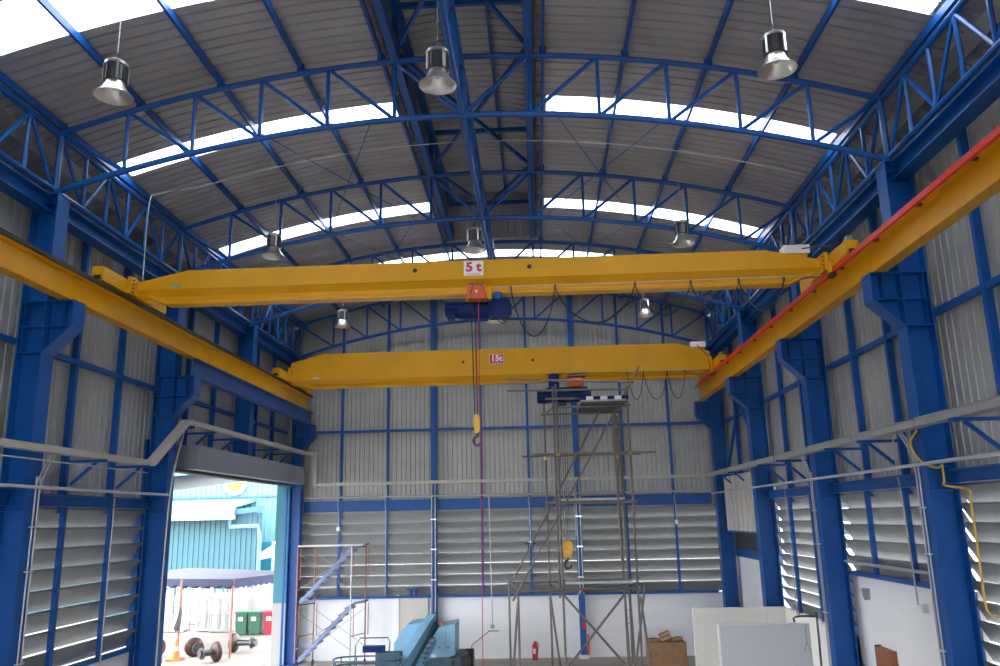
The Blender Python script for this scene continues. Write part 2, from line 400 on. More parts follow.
# ------------------------------------------------------------------ columns with brackets
def column(s, yc, label, bracket=8.377, z0=0.0, group=None, xi=7.145, xo=7.60):
    t = thing('steel_column', (s*7.37, yc, z0), label, 'column', group)
    hw = 0.18
    X = lambda a, b: sorted((s*a, s*b))
    MB().box(*X(xi, xi+0.02), yc-hw, yc+hw, z0, 10.32).build('inner_flange', BLUE, t)
    MB().box(*X(xo-0.02, xo), yc-hw, yc+hw, z0, 10.32).build('outer_flange', BLUE, t)
    MB().box(*X(xi+0.02, xo-0.02), yc-0.01, yc+0.01, z0, 10.32).build('web', BLUE, t)
    MB().box(*X(xi-0.01, xo+0.01), yc-hw-0.01, yc+hw+0.01, 10.32, 10.345).build('cap_plate', BLUE, t)
    for z in (10.15, 5.22, 4.86) if z0 < 4 else (10.15,):
        MB().box(*X(xi+0.02, xo-0.02), yc-hw+0.01, yc+hw-0.01, z-0.008, z+0.008).build('stiffener', BLUE, t)
    if z0 < 1: MB().box(*X(xi-0.08, xo+0.05), yc-hw-0.08, yc+hw+0.08, 0, 0.03).build('base_plate', BLUE, t)
    if bracket:
        xt, zA, zB_, zC = 6.685, bracket, bracket-0.459, bracket-0.902
        g = MB().prism([(s*xt, zA), (s*xi, zA), (s*xi, zC), (s*xt, zB_)], 'y', yc-0.01, yc+0.01)
        br = g.build('bracket', BLUE, t)
        MB().box(*X(xt, xo-0.02), yc-hw, yc+hw, zA-0.02, zA).build('top_plate', BLUE, br)
        MB().box(*X(xt-0.015, xt), yc-hw, yc+hw, zB_, zA).build('tip_plate', BLUE, br)
        MB().bar((s*xt, yc, zB_), (s*xi, yc, zC), 2*hw, 0.02).build('sloping_flange', BLUE, br)
        MB().box(*X(xt, xo-0.02), yc-hw+0.005, yc+hw-0.005, zB_-0.008, zB_+0.008).build('stiffener', BLUE, br)
        MB().box(*X(xi, xo-0.02), yc-hw+0.005, yc+hw-0.005, zC-0.008, zC+0.008).build('stiffener', BLUE, br)
        MB().box(*X(6.86, 6.876), yc-hw+0.01, yc+hw-0.01, zB_, zA-0.02).build('stiffener', BLUE, br)
        MB().box(*X(xo-0.08, xo-0.07), yc-hw+0.01, yc+hw-0.01, zC, zA-0.02).build('stiffener', BLUE, br)
    return t
column(1, YC[1], 'blue steel column beside the corrugated wall bay before the yellow hose column')
column(1, YC[2], 'blue steel column with a yellow hose looped round it below the cable tray')
column(1, YC[3], 'blue steel column between the brown door bay and the grey partition')
column(1, YC[4], 'blue steel column rising behind the cream partition panel')
column(1, YC[5], 'blue steel column in the corner beside the white hanging door panel')
column(-1, YC[1], 'blue steel column beside the louvered wall opposite the yellow hose column, out of the doorway bays')
column(-1, YC[2], 'blue steel column with a bracket under the runway, beside the tall louvered window')
column(-1, YC[3], 'blue steel column at the doorway edge holding one end of the slate-blue girder', 7.938)
column(-1, YC[4], 'short blue steel column stub standing over the grey roller door box', None, 6.47)
column(-1, YC[5], 'blue steel column at the back corner of the doorway under the slate-blue girder', 7.938, xi=7.05, xo=7.42)

# ------------------------------------------------------------------ roof trusses
def arch_truss(y, label):
    t = thing('roof_truss', (0, y, 10.35), label, 'truss')
    xs = [-7.26+i*14.52/12 for i in range(13)]
    arc = lambda f, n=36: [(-7.26+14.52*i/n, y, f(-7.26+14.52*i/n)) for i in range(n+1)]
    tubeobj('top_chord', arc(zt), 0.053, BLUE, t, 8); tubeobj('bottom_chord', arc(zb), 0.055, BLUE, t, 8)
    for x in xs: tubeobj('vertical_strut', [(x, y, zb(x)), (x, y, zt(x))], 0.055 if abs(x) > 7 else 0.036, BLUE, t, 6)
    for i in range(6):
        a, b = xs[i], xs[i+1]
        tubeobj('diagonal_strut', [(a, y, zt(a)), (b, y, zb(b))], 0.036, BLUE, t, 6)
        tubeobj('diagonal_strut', [(-a, y, zt(a)), (-b, y, zb(b))], 0.036, BLUE, t, 6)
    for x in (1.46, 2.92, 4.38, 5.84):
        for s in (-1, 1): MB().box(s*x-0.06, s*x+0.06, y-0.05, y+0.05, zt(x)+0.03, zt(x)+0.16).build('purlin_cleat', BLUE, t)
    return t
arch_truss(TY[1], 'blue arched tube truss spanning the roof before the three big lamps')
arch_truss(TY[2], 'blue arched tube truss just past the three big lamps')
arch_truss(TY[3], 'blue arched tube truss over the space between the two yellow cranes')
arch_truss(TY[4], 'blue arched tube truss where the dark ridge vent ends')
arch_truss(TY[5], 'blue arched tube truss standing against the back gable wall')
def long_truss(x, y0, y1, z0, z1, label, group, flip=0):
    t = thing('longitudinal_truss', (x, (y0+y1)/2, z0), label, 'truss', group)
    n = 6; Y = [y0+(y1-y0)*i/n for i in range(n+1)]
    tubeobj('top_chord', [(x, y0, z1), (x, y1, z1)], 0.055, BLUE, t); tubeobj('bottom_chord', [(x, y0, z0), (x, y1, z0)], 0.05, BLUE, t)
    for i in range(1, n): tubeobj('vertical_strut', [(x, Y[i], z0), (x, Y[i], z1)], 0.036, BLUE, t, 6)
    for i in range(n):
        a, b = (z1, z0) if i % 2 == flip else (z0, z1)
        tubeobj('diagonal_strut', [(x, Y[i], a), (x, Y[i+1], b)], 0.036, BLUE, t, 6)
bayname = ['in the roof bay holding the three big lamps', 'in the roof bay above the 5t crane', 'in the roof bay between the two cranes', 'in the roof bay against the back gable']
for k in range(1, 5):
    for s, nm in ((-1, 'on the doorway side'), (1, 'on the partition side')):
        long_truss(s*7.28, TY[k]+0.07, TY[k+1]-0.07, 10.42, 11.47, 'blue eave truss %s, %s' % (nm, bayname[k-1]), 'eave trusses', 1 if k == 1 else 0)
    long_truss(0.0, TY[k]+0.07, TY[k+1]-0.07, 11.55, 12.50, 'blue ridge truss, ' + bayname[k-1], 'ridge trusses')

# ------------------------------------------------------------------ crane runways
def runway(s, label):
    y0, y1 = 1.0, 27.75
    t = thing('crane_runway', (s*6.83, (y0+y1)/2, 8.377), label, 'crane runway')
    MB().ibeam((s*6.83, y0, 8.377+0.24), (s*6.83, y1, 8.377+0.24), 0.22, 0.48, 0.022, 0.016).build('runway_beam', YEL, t)
    MB().box(s*6.83-0.025, s*6.83+0.025, y0, y1, 8.857, 8.91).build('crane_rail', STEEL, t)
    if s > 0:
        MB().box(6.60, 6.66, y0, 26.9, 8.80, 8.89).build('conductor_bar', RED, t)
        for i in range(17): MB().box(6.655, 6.73, 2+1.5*i, 2.05+1.5*i, 8.79, 8.83).build('conductor_clip', BLACK, t)
        MB().box(6.60, 6.64, 26.9, 27.5, 8.80, 8.83).build('conductor_tail', RED, t)
    else:
        MB().box(-6.785, -6.685, y0, y1, 8.857, 8.93).build('rail_pad', BLACK, t)
        for i in range(30): MB().box(-6.78, -6.72, 2+0.85*i, 2.1+0.85*i, 8.93, 8.95).build('rail_clip', STEEL, t)
    MB().box(s*6.83-0.1, s*6.83+0.1, y1-0.14, y1-0.10, 8.91, 9.2).build('end_stop', YEL, t)
runway(1, 'yellow crane runway beam with a red conductor bar along its top')
runway(-1, 'yellow crane runway beam with black padding, running over the doorway')
MB().ibeam((-6.83, 18.1, 8.157), (-6.83, 28.1, 8.157), 0.2, 0.436, 0.022, 0.02).build('transfer_girder', BLUE2)
tag(bpy.data.objects['transfer_girder'], 'slate-blue steel girder under the yellow runway, spanning the doorway', 'girder')

# ------------------------------------------------------------------ overhead cranes
def text_mesh(name, body, size, m, parent, loc, sx=1.0):
    c = bpy.data.curves.new(name, 'FONT'); c.body = body; c.size = size; c.extrude = 0.002; c.offset = size*0.042; c.align_x = 'CENTER'; c.align_y = 'CENTER'
    o = bpy.data.objects.new(name+'_tmp', c); COL.objects.link(o)
    me = bpy.data.meshes.new_from_object(o.evaluated_get(bpy.context.evaluated_depsgraph_get()))
    bpy.data.objects.remove(o); me.materials.clear(); me.materials.append(m)
    me.transform(Matrix.Diagonal((sx, 1, 1, 1))); me.transform(Matrix.Rotation(math.pi/2, 4, 'X'))
    off = parent['_o']
    t = bpy.data.objects.new(name, me); COL.objects.link(t); t.parent = parent; t.location = Vector(loc)-Vector(off); t['_o'] = off
    return t
def crane(yf, zt_, zw, zlo, depth, label, sign, ca, cb):
    "yf front face of the girder, zt_ top, zw bottom of the trough side, zlo underside"
    yc = yf+depth/2
    t = thing('overhead_crane', (0, yc, 8.9), label, 'overhead crane')
    # pressed trough on an I-beam: cross-section swept along X with tapered ends
    def sec(x):
        e = abs(x); k = max(0, min(1, (e-5.62)/1.08)); top = zt_-0.24*k*(1.2 if zt_ > 9.6 else 1)
        k2 = max(0, min(1, (e-6.05)/0.45)); up = 0.2*k2
        w = depth/2
        return [(-w, top), (w, top), (w, zw), (0.10, zw-0.13), (0.085, zlo+0.075+up), (0.14, zlo+0.05+up), (0.14, zlo+up), (-0.14, zlo+up), (-0.14, zlo+0.05+up), (-0.085, zlo+0.075+up), (-0.10, zw-0.13), (-w, zw)]
    xs = [-6.68, -6.5, -6.05, -5.62, -3, 0, 3, 5.62, 6.05, 6.5, 6.68]
    vs = []; fs = []; n = 12
    for x in xs: vs += [(x, yc+u, z) for u, z in sec(x)]
    for i in range(len(xs)-1):
        for k in range(n): fs.append((i*n+k, i*n+(k+1) % n, (i+1)*n+(k+1) % n, (i+1)*n+k))
    fs += [tuple(range(n)), tuple((len(xs)-1)*n+k for k in range(n))]
    g = MB().add(vs, fs).build('girder', YEL, t)
    for x in (-5.62, -1.9, 1.95, 5.62): MB().box(x-0.004, x+0.004, yf-0.003, yf, zw+0.01, zt_-0.01).build('weld_seam', YEL, g)
    for x in (-1.12, 1.10): MB().cyl((x, yf-0.004, (zt_+zw)/2+0.02), 0.045, 0.006, 16, 'y').build('access_hole', BLACK, g)
    MB().box(-5.95, -5.75, yf-0.004, yf, zw+0.03, zw+0.09).build('maker_plate', ALU, g)
    for s in (-1, 1):
        X = lambda a, b: sorted((s*a, s*b))
        c = MB().box(*X(6.70, 6.92), ca, cb, 8.98, 9.25).build('end_carriage', YEL, t)
        MB().box(*X(6.62, 6.69), yf-0.25, yf+depth+0.25, 8.97, min(zt_-0.16, 9.40)).build('joint_plate', YEL, c)
        for y in (ca+0.3, cb-0.3):
            MB().cyl((s*6.83-0.04, y, 9.032), 0.12, 0.08, 20, 'x').build('wheel', STEEL, c)
        for y, d in ((ca, -1), (cb, 1)):
            MB().box(*X(6.74, 6.87), *sorted((y, y+d*0.03)), 9.0, 9.08).build('buffer', BLACK, c)
        for i in range(5): MB().cyl((s*6.60, yf-0.2+i*0.0, 9.0+i*0.08), 0.015, 0.03, 8, 'x').build('bolt', STEEL, c)
    MB().bar((6.565, ca+0.5, 9.0), (6.565, ca+0.5, 8.78), 0.05, 0.06, (0, 1, 0)).build('collector_arm', YEL, t)
    MB().box(6.54, 6.65, ca+0.42, ca+0.6, 8.72, 8.795).build('collector_shoe', BLACK, t)
    # capacity sign on the girder side
    sw, sh, sx0, zc, cols, txt = sign
    sg = MB().box(sx0-sw/2, sx0+sw/2, yf-0.012, yf-0.002, zc-sh/2, zc+sh/2).build('capacity_sign', cols[0], t)
    if cols[0] is SIGNR:
        MB().box(sx0-sw/2-0.012, sx0+sw/2+0.012, yf-0.006, yf-0.001, zc-sh/2-0.012, zc+sh/2+0.012).build('sign_border', SIGNW, sg)
    text_mesh('lettering', txt, sh*0.88, cols[1], sg, (sx0, yf-0.014, zc+0.02), 1.05)
    MB().box(sx0-sw*0.36, sx0+sw*0.36, yf-0.014, yf-0.011, zc-sh*0.42, zc-sh*0.385).build('small_print', cols[1], sg)
    return t
c5 = crane(14.85, 9.475, 9.10, 8.81, 0.42, 'slimmer yellow overhead crane with a white 5t sign', (0.38, 0.29, 0.02, 9.31, (SIGNW, SIGNR), '5 t'), 13.75, 16.3)
c15 = crane(25.1, 9.87, 9.02, 8.775, 0.46, 'deep yellow overhead crane with a red 15t sign', (0.43, 0.30, -0.05, 9.53, (SIGNR, SIGNW), '15t'), 24.0, 27.0)
# control boxes on the girders, cables on the carriages
for t, x0, x1, y, z, d in ((c5, 6.03, 6.52, 15.0, 9.44, 0.3), (c15, 6.15, 6.62, 25.3, 9.78, 0.3)):
    MB().box(x0, x1, y, y+d, z, z+0.17).build('control_box', SIGNW, t); MB().box(x0+0.05, x1-0.05, y+0.05, y+d-0.05, z-0.2, z).build('box_bracket', YEL, t)
    ya = 13.78 if t is c5 else 24.1
    MB().box(6.76, 6.86, ya+0.05, ya+0.15, 9.27, 9.36).build('limit_switch', CAPM, t)
    tubeobj('carriage_cable', curve_pts([(6.3, y-0.2, z+0.02), (6.55, y-0.45, 9.42), (6.66, y-0.7, 9.32), (6.72, ya+0.2, 9.30)]), 0.012, BLACK, t, 6)
# festoon cables
def festoon(t, xs, drops, yf, zc, label):
    f = thing('festoon_cable', (xs[0], yf-0.06, zc), label, 'cable')
    tubeobj('track_wire', [(xs[0]-0.3, yf-0.06, zc+0.04), (6.6, yf-0.06, zc+0.06)], 0.008, PIPEW, f, 6)
    for i, x in enumerate(xs):
        MB().box(x-0.02, x+0.02, yf-0.08, yf-0.04, zc-0.03, zc+0.05).build('cable_trolley', STEEL, f)
        if i < len(drops):
            x2 = xs[i+1] if i+1 < len(xs) else 6.6; pts = []
            for k in range(21):
                u = k/20; pts.append((x+(x2-x)*u, yf-0.06, zc-drops[i]*(1-(2*u-1)**2)**0.8))
            tubeobj('cable_loop', pts, 0.013, BLACK, f, 6)
festoon(c5, [0.735, 1.58, 3.1, 4.15, 5.05, 5.9], [0.95, 0.72, 0.62, 0.62, 0.6], 14.85, 8.86, 'black looped cable hung along the 5t crane girder')
festoon(c15, [4.05, 4.55, 5.3, 5.85], [0.85, 0.85, 0.85, 0.1], 25.1, 8.95, 'black looped cable hung along the 15t crane girder')

# ------------------------------------------------------------------ hoists
def sling(t, name, pts, r, m): return tubeobj(name, pts, r, m, t, 6)
def hook_block(name, x, y, z, sc, label, kx=1.0):
    t = thing(name, (x, y, z), label, 'hook block')
    b = MB().prism([(x+u*sc*kx, z+v*sc) for u, v in ((-0.16, 0.02), (-0.10, -0.22), (0.10, -0.22), (0.16, 0.02), (0.13, 0.20), (0.05, 0.26), (-0.05, 0.26), (-0.13, 0.20))], 'y', y-0.09*sc, y+0.09*sc).build('block_body', HOOKY, t)
    for d in (-0.12, 0.09): MB().cyl((x, y+d*sc, z+0.06*sc), 0.155*sc*kx, 0.03*sc, 20, 'y').build('sheave', HOOKY, b)
    pts = [(x, y, z-0.2*sc), (x, y, z-0.30*sc)]
    for k in range(12):
        a = math.pi*0.5 + k/11*math.pi*1.45
        pts.append((x-0.105*sc*math.cos(a+math.pi), y, z-0.42*sc+0.115*sc*math.sin(a)))
    tubeobj('hook', pts, 0.032*sc, STEEL, t, 8)
    MB().bar((x-0.10*sc, y, z-0.34*sc), (x+0.02*sc, y, z-0.30*sc), 0.02*sc, 0.02*sc).build('safety_latch', ALU, t)
    return t
# 5 t hoist
hx, hy = 0.05, 15.06
h = thing('electric_hoist', (hx, hy, 8.7), 'dark blue electric hoist with orange trolley box under the 5t crane girder', 'hoist')
MB().lathe([(0.001, 0), (0.16, 0), (0.17, 0.05), (0.17, 0.95), (0.16, 1.0), (0.001, 1.0)], (-0.30, hy, 8.52), 24, 'x').build('drum_housing', NAVY, h, True)
MB().lathe([(0.001, 0), (0.11, 0), (0.135, 0.03), (0.135, 0.3), (0.001, 0.3)], (-0.56, hy, 8.54), 20, 'x').build('motor', NAVY, h, True)
for i in range(12):
    a = 2*math.pi*i/12; MB().bar((-0.52, hy+0.145*math.cos(a), 8.54+0.145*math.sin(a)), (-0.30, hy+0.145*math.cos(a), 8.54+0.145*math.sin(a)), 0.012, 0.03, (0, math.cos(a), math.sin(a))).build('cooling_fin', NAVY, h)
MB().box(0.30, 0.70, hy-0.18, hy+0.18, 8.36, 8.70).build('gearbox', NAVY, h)
MB().box(-0.50, -0.38, hy-0.1, hy+0.1, 8.33, 8.45).build('motor_foot', NAVY, h)
MB().cyl((0.48, hy-0.25, 8.66), 0.07, 0.14, 16).build('brake_cap', BLUE, h)
tb = MB().box(-0.10, 0.26, hy-0.40, hy-0.16, 8.66, 8.92).build('trolley_box', ORANGE, h)
MB().cyl((0.08, hy-0.41, 8.79), 0.03, 0.01, 12, 'y').build('dial', SIGNW, tb)
MB().box(-0.14, 0.26, hy-0.18, hy+0.3, 8.66, 8.73).build('trolley_frame', YEL, h)
MB().box(0.26, 0.36, hy-0.34, hy-0.15, 8.66, 8.90).build('trolley_plate', YEL, h)
for x in (-0.02, 0.14):
    for d in (-0.2, 0.2): MB().cyl((x, hy+d-0.02, 8.83), 0.06, 0.05, 16, 'y').build('trolley_wheel', STEEL, h)
MB().box(-0.08, 0.24, hy-0.39, hy-0.17, 8.92, 8.95).build('box_lid', STEEL, h)
tubeobj('control_cable', curve_pts([(0.02, hy-0.42, 8.92), (-0.03, hy-0.46, 8.7), (0.0, hy-0.44, 8.45), (0.02, hy-0.3, 8.3)], 5), 0.01, BLACK, h, 6)
tubeobj('control_cable', curve_pts([(0.18, hy-0.42, 8.9), (0.3, hy-0.46, 8.6), (0.42, hy-0.3, 8.3), (0.6, hy-0.24, 8.2), (0.72, hy-0.24, 8.5)], 5), 0.01, BLACK, h, 6)
MB().cyl((0.70, hy, 8.53), 0.12, 0.03, 18, 'x').build('end_cap', NAVY, h)
hook_block('hook_block', 0.03, hy, 6.30, 0.72, 'small slim yellow hook block hanging from the 5t hoist', 0.55)
for d in (-0.05, 0.03): sling(h, 'wire_rope', [(0.0+d, hy, 8.4), (0.02+d*0.6, hy, 6.50)], 0.011, BLACK)
pc = tag(tubeobj('pendant_cable', [(0.12, hy-0.43, 8.70), (0.12, hy-0.43, 8.0), (0.11, hy-0.4, 4.0), (0.09, hy-0.4, 0.9)], 0.008, SIGNR, None, 6), 'red pendant cable hanging straight down from the 5t hoist', 'cable')
# 15 t hoist
hx, hy = 1.9, 25.33
h2 = thing('electric_hoist', (hx, hy, 8.3), 'blue electric hoist with orange motor under the 15t crane beside the scaffold deck', 'hoist')
MB().lathe([(0.001, 0), (0.20, 0), (0.21, 0.05), (0.21, 1.35), (0.2, 1.4), (0.001, 1.4)], (1.50, hy, 8.32), 24, 'x').build('drum_housing', NAVY, h2, True)
MB().lathe([(0.001, 0), (0.17, 0), (0.2, 0.03), (0.2, 0.42), (0.001, 0.42)], (1.20, hy, 8.32), 20, 'x').build('motor', NAVY, h2, True)
for i in range(12):
    a = 2*math.pi*i/12; MB().bar((1.24, hy+0.21*math.cos(a), 8.32+0.21*math.sin(a)), (1.55, hy+0.21*math.cos(a), 8.32+0.21*math.sin(a)), 0.014, 0.03, (0, math.cos(a), math.sin(a))).build('cooling_fin', NAVY, h2)
MB().box(1.5, 2.8, hy-0.2, hy+0.3, 8.50, 8.57).build('trolley_frame', NAVY, h2)
MB().cyl((1.74, hy-0.36, 8.54), 0.17, 0.42, 20).build('travel_motor', NAVY, h2)
om = MB().lathe([(0.001, 0), (0.15, 0), (0.17, 0.03), (0.17, 0.42), (0.12, 0.47), (0.001, 0.47)], (2.2, hy-0.34, 8.72), 20, 'x').build('orange_motor', ORANGE, h2, True)
MB().box(2.15, 2.72, hy-0.5, hy-0.2, 8.86, 8.93).build('motor_cover', STEEL, h2)
for x in (1.7, 2.5):
    for d in (-0.22, 0.22): MB().cyl((x, hy+d-0.03, 8.80), 0.09, 0.06, 16, 'y').build('trolley_wheel', STEEL, h2)
MB().lathe([(0.001, 0), (0.09, 0), (0.2, 0.12), (0.2, 0.16), (0.001, 0.16)], (1.95, hy, 7.94), 20).build('rope_guide', STEEL, h2)
hook_block('hook_block', 1.98, hy, 3.62, 1.05, 'broad yellow double-sheave hook block hanging inside the scaffold tower')
for d in (-0.13, -0.04, 0.05, 0.14): sling(h2, 'wire_rope', [(1.96+d, hy, 8.0), (1.98+d*0.5, hy, 3.90)], 0.009, STEEL)

# ------------------------------------------------------------------ lamps
def make_lamp():
    t = thing('high_bay_lamp', (0, 0, 0), 'x', 'lamp', 'high bay lamps')
    MB().lathe([(0.13, 0.225), (0.145, 0.17), (0.18, 0.10), (0.235, 0.035), (0.268, 0.006), (0.272, 0.0), (0.262, 0.003), (0.225, 0.032), (0.168, 0.10), (0.132, 0.17), (0.09, 0.215)], (0, 0, 0), 32).build('reflector', ALU, t, True)
    MB().lathe([(0.001, 0.215), (0.12, 0.22), (0.15, 0.24), (0.15, 0.50), (0.001, 0.50)], (0, 0, 0), 24).build('housing', FIN, t, True)
    for i in range(16):
        a = 2*math.pi*i/16
        MB().bar((0.155*math.cos(a), 0.155*math.sin(a), 0.24), (0.155*math.cos(a), 0.155*math.sin(a), 0.47), 0.008, 0.02, (math.cos(a), math.sin(a), 0)).build('cooling_fin', FIN, t)
    for i in range(4):
        a = 2*math.pi*i/4+0.6
        MB().bar((0.172*math.cos(a), 0.172*math.sin(a), 0.22), (0.172*math.cos(a), 0.172*math.sin(a), 0.49), 0.035, 0.012, (math.cos(a), math.sin(a), 0)).build('side_rod', ALU, t)
    MB().lathe([(0.001, 0.56), (0.12, 0.56), (0.165, 0.53), (0.17, 0.48), (0.001, 0.48)], (0, 0, 0), 24).build('cap', CAPM, t, True)
    tubeobj('hook_eye', [(0, 0, 0.55), (0.02, 0, 0.60), (-0.015, 0, 0.64), (0.015, 0, 0.68), (0, 0, 0.72)], 0.009, STEEL, t, 6)
    MB().lathe([(0.001, 0.12), (0.05, 0.13), (0.06, 0.19), (0.03, 0.23)], (0, 0, 0), 16).build('bulb', SIGNW, t, True)
    return t
lampspots = [(-4.86, 10.35, 10.68, 'large lamp with clear dark fins by the corner skylight above the doorway side', 1),
             (-0.12, 10.35, 10.63, 'large lamp with bell reflector hanging in front of the ridge truss', 1),
             (4.68, 10.35, 10.64, 'large lamp hanging below plain roof sheet on the partition side', 1),
             (-4.95, 17.85, 10.73, 'mid-size lamp on a long wire above the 5t girder, doorway side', 1),
             (-0.18, 17.85, 10.70, 'mid-size lamp over the 5t sign below the ridge truss', 1),
             (4.67, 17.85, 10.68, 'mid-size lamp above the 5t girder, partition side', 1),
             (-5.1, 25.35, 10.82, 'small lamp above the 15t girder near the doorway corner', 1),
             (-0.1, 25.35, 10.80, 'small lamp half hidden behind the dark blue 5t hoist', 1),
             (4.77, 25.35, 10.85, 'small lamp above the 15t girder beside the looped black cable', 1)]
lamp0 = make_lamp()
for i, (x, y, z, lab, k) in enumerate(lampspots):
    o = lamp0 if i == 0 else copy_tree(lamp0)
    o.location = (x, y, z); o['label'] = lab
for (x, y, z, lab, k), o in zip(lampspots, [o for o in bpy.data.objects if o.name.startswith('high_bay_lamp') and o.parent is None]):
    o['_o'] = tuple(o.location)
    l = Vector(o.location); topz = zr(l.x)-0.05 if abs(l.x) > 1 else 12.6
    tubeobj('suspension_wire', [(l.x, l.y, l.z+0.7), (l.x, l.y, topz)], 0.007, PIPEW, o, 6)

# ------------------------------------------------------------------ cable trays and pipes
def bent(name, pts, w, hgt, m, label, cat, lid=True):
    t = thing(name, pts[0], label, cat)
    for a, b in zip(pts, pts[1:]):
        d = (Vector(b)-Vector(a)).normalized()
        up = (0, 0, 1) if abs(d.z) < 0.6 else ((1, 0, 0) if abs(d.x) < 0.5 and abs(pts[0][0]) > 6.5 and abs(d.y) > 0.2 else (0, 1, 0))
        if abs(d.z) >= 0.6: MB().bar(a, b, hgt, w, (1, 0, 0) if abs(d.y) > 0.05 else (0, 1, 0)).build('tray_run', m, t)
        else: MB().bar(a, b, w, hgt).build('tray_run', m, t)
    return t
TZ = 5.86
tr = bent('cable_tray', [(7.0, 4, TZ), (7.0, 28.1, TZ)], 0.22, 0.11, TRAY, 'grey cable tray along the wall with the brown door', 'cable tray')
for i in range(9): MB().box(6.87, 6.885, 5+2.5*i, 5.3+2.5*i, TZ-0.06, TZ+0.07).build('tray_joint', TRAY, tr)
MB().box(6.87, 7.13, 4, 28.1, TZ+0.055, TZ+0.07).build('tray_cover', TRAY, tr)
tb_ = bent('cable_tray', [(-6.5, 28.15, TZ), (6.87, 28.15, TZ)], 0.2, 0.1, TRAYC, 'cream cable tray along the back wall above the blue head beam', 'cable tray')
tl = bent('cable_tray', [(-7.0, 4, TZ), (-7.0, 16.75, TZ), (-6.92, 18.15, 6.9), (-6.92, 27.85, 6.93), (-6.62, 28.15, 6.93), (-6.62, 28.15, TZ-0.05), (-6.51, 28.15, TZ-0.03)], 0.2, 0.11, TRAYC, 'cream cable tray stepping up over the doorway on blue brackets', 'cable tray')
def pipe(pts, r, m, label, name='conduit_pipe', cat='pipe'):
    return tag(tubeobj(name, pts, r, m), label, cat)
pipe([(7.0, 4, 5.24), (7.0, 28.05, 5.26)], 0.027, PIPEW, 'white conduit pipe running under the grey tray on the brown door wall')
pipe([(-7.2, 28.3, 5.42), (7.0, 28.3, 5.36)], 0.03, PIPEW, 'white conduit pipe running along the top of the back louvers')
pipe([(-7.0, 4, 5.22), (-7.0, 17.7, 5.24)], 0.027, PIPEW, 'white conduit pipe running under the cream tray on the doorway wall')
pipe([(-7.0, 4, 5.70), (-6.99, 16.6, 5.66)], 0.013, PIPEW, 'thin white wire pipe just beneath the cream tray by the louvers')
pipe(curve_pts([(-7.05, 17.75, 0.1), (-7.03, 17.8, 5.0), (-6.95, 18.15, 6.7)], 8), 0.02, PIPEW, 'thin white pipe rising up the doorway column to the tray')
# tray brackets
def bracket_arm(s, y, z, label_group):
    k = [i for i, c in enumerate(YC) if c < y][-1]; nth = 'first' if y-YC[k] < 2 else 'second'
    bay = {1: {1: 'the hose column', 2: 'the brown door', 3: 'the cream partition', 4: 'the hanging door panel'}, -1: {1: 'the plain louvered window', 2: 'the tall louvered window', 3: 'the roller box start', 4: 'the roller box end'}}[s][k]
    lab = 'blue tray bracket arm, %s one in the bay of %s' % (nth, bay)
    t = thing('tray_bracket', (s*7.6, y, z), lab, 'bracket', label_group)
    MB().box(*sorted((s*7.575, s*6.85)), y-0.03, y+0.03, z-0.05, z).build('arm', BLUE, t)
    MB().bar((s*7.50, y, z-0.45), (s*7.05, y, z-0.05), 0.05, 0.05).build('diagonal_brace', BLUE, t)
for k in range(1, 5):
    for j in (1, 2):
        y = YC[k]+5*j/3
        bracket_arm(1, y, TZ-0.06, 'tray brackets on the brown door wall')
        if y < 18: bracket_arm(-1, y, TZ-0.06, 'tray brackets on the doorway wall')
        else: bracket_arm(-1, y, 6.83, 'tray brackets on the doorway wall')
bracket_arm(-1, 18.45, 6.83, 'tray brackets on the doorway wall'); [o for o in bpy.data.objects if o.name.startswith('tray_bracket') and abs(o.location.y-18.45) < .01][0]['label'] = 'blue tray bracket arm at the doorway column where the tray steps up'
# vertical conduits on columns (pairs)
def riser(x, y, z0, z1, s, label):
    t = thing('conduit_riser', (x, y, z0), label, 'pipe')
    for d in (-0.05, 0.05):
        tubeobj('riser_pipe', curve_pts([(x, y+d, z0), (x, y+d, 5.0), (x, y+d, 5.25), (x-s*0.02, y+d+0.12, 5.55), (x-s*0.1, y+d+0.2, z1)], 4), 0.014, PIPEW, t, 6)
    for z in (1.0, 2.5, 3.9, 4.6): MB().box(*sorted((x+s*0.03, x-s*0.025)), y-0.09, y+0.09, z-0.012, z+0.012).build('pipe_clamp', ALU, t)
riser(7.11, 13.12, 0.05, TZ-0.07, 1, 'pair of white conduit pipes on the yellow hose column')
riser(7.11, 18.15, 0.05, TZ-0.07, 1, 'pair of white conduit pipes on the column beside the grey partition')
riser(-7.11, 13.12, 0.05, TZ-0.07, -1, 'pair of white conduit pipes on the column beside the tall louvered window')
for x, lab in ((-2.5, 'pair of white conduit pipes on the back wall column beside the beige door'), (2.5, 'pair of white conduit pipes on the back wall column beside the hook block')):
    t = thing('conduit_riser', (x, 28.36, 0.4), lab, 'pipe')
    for d in (-0.06, 0.06): tubeobj('riser_pipe', [(x+d, 28.36, 2.05 if x > 0 else 0.5), (x+d, 28.36, TZ-0.02)], 0.018, PIPEW, t, 6)
    for z in (2.6, 3.6, 4.6): MB().box(x-0.1, x+0.1, 28.33, 28.39, z-0.02, z+0.02).build('pipe_clamp', ALU, t)
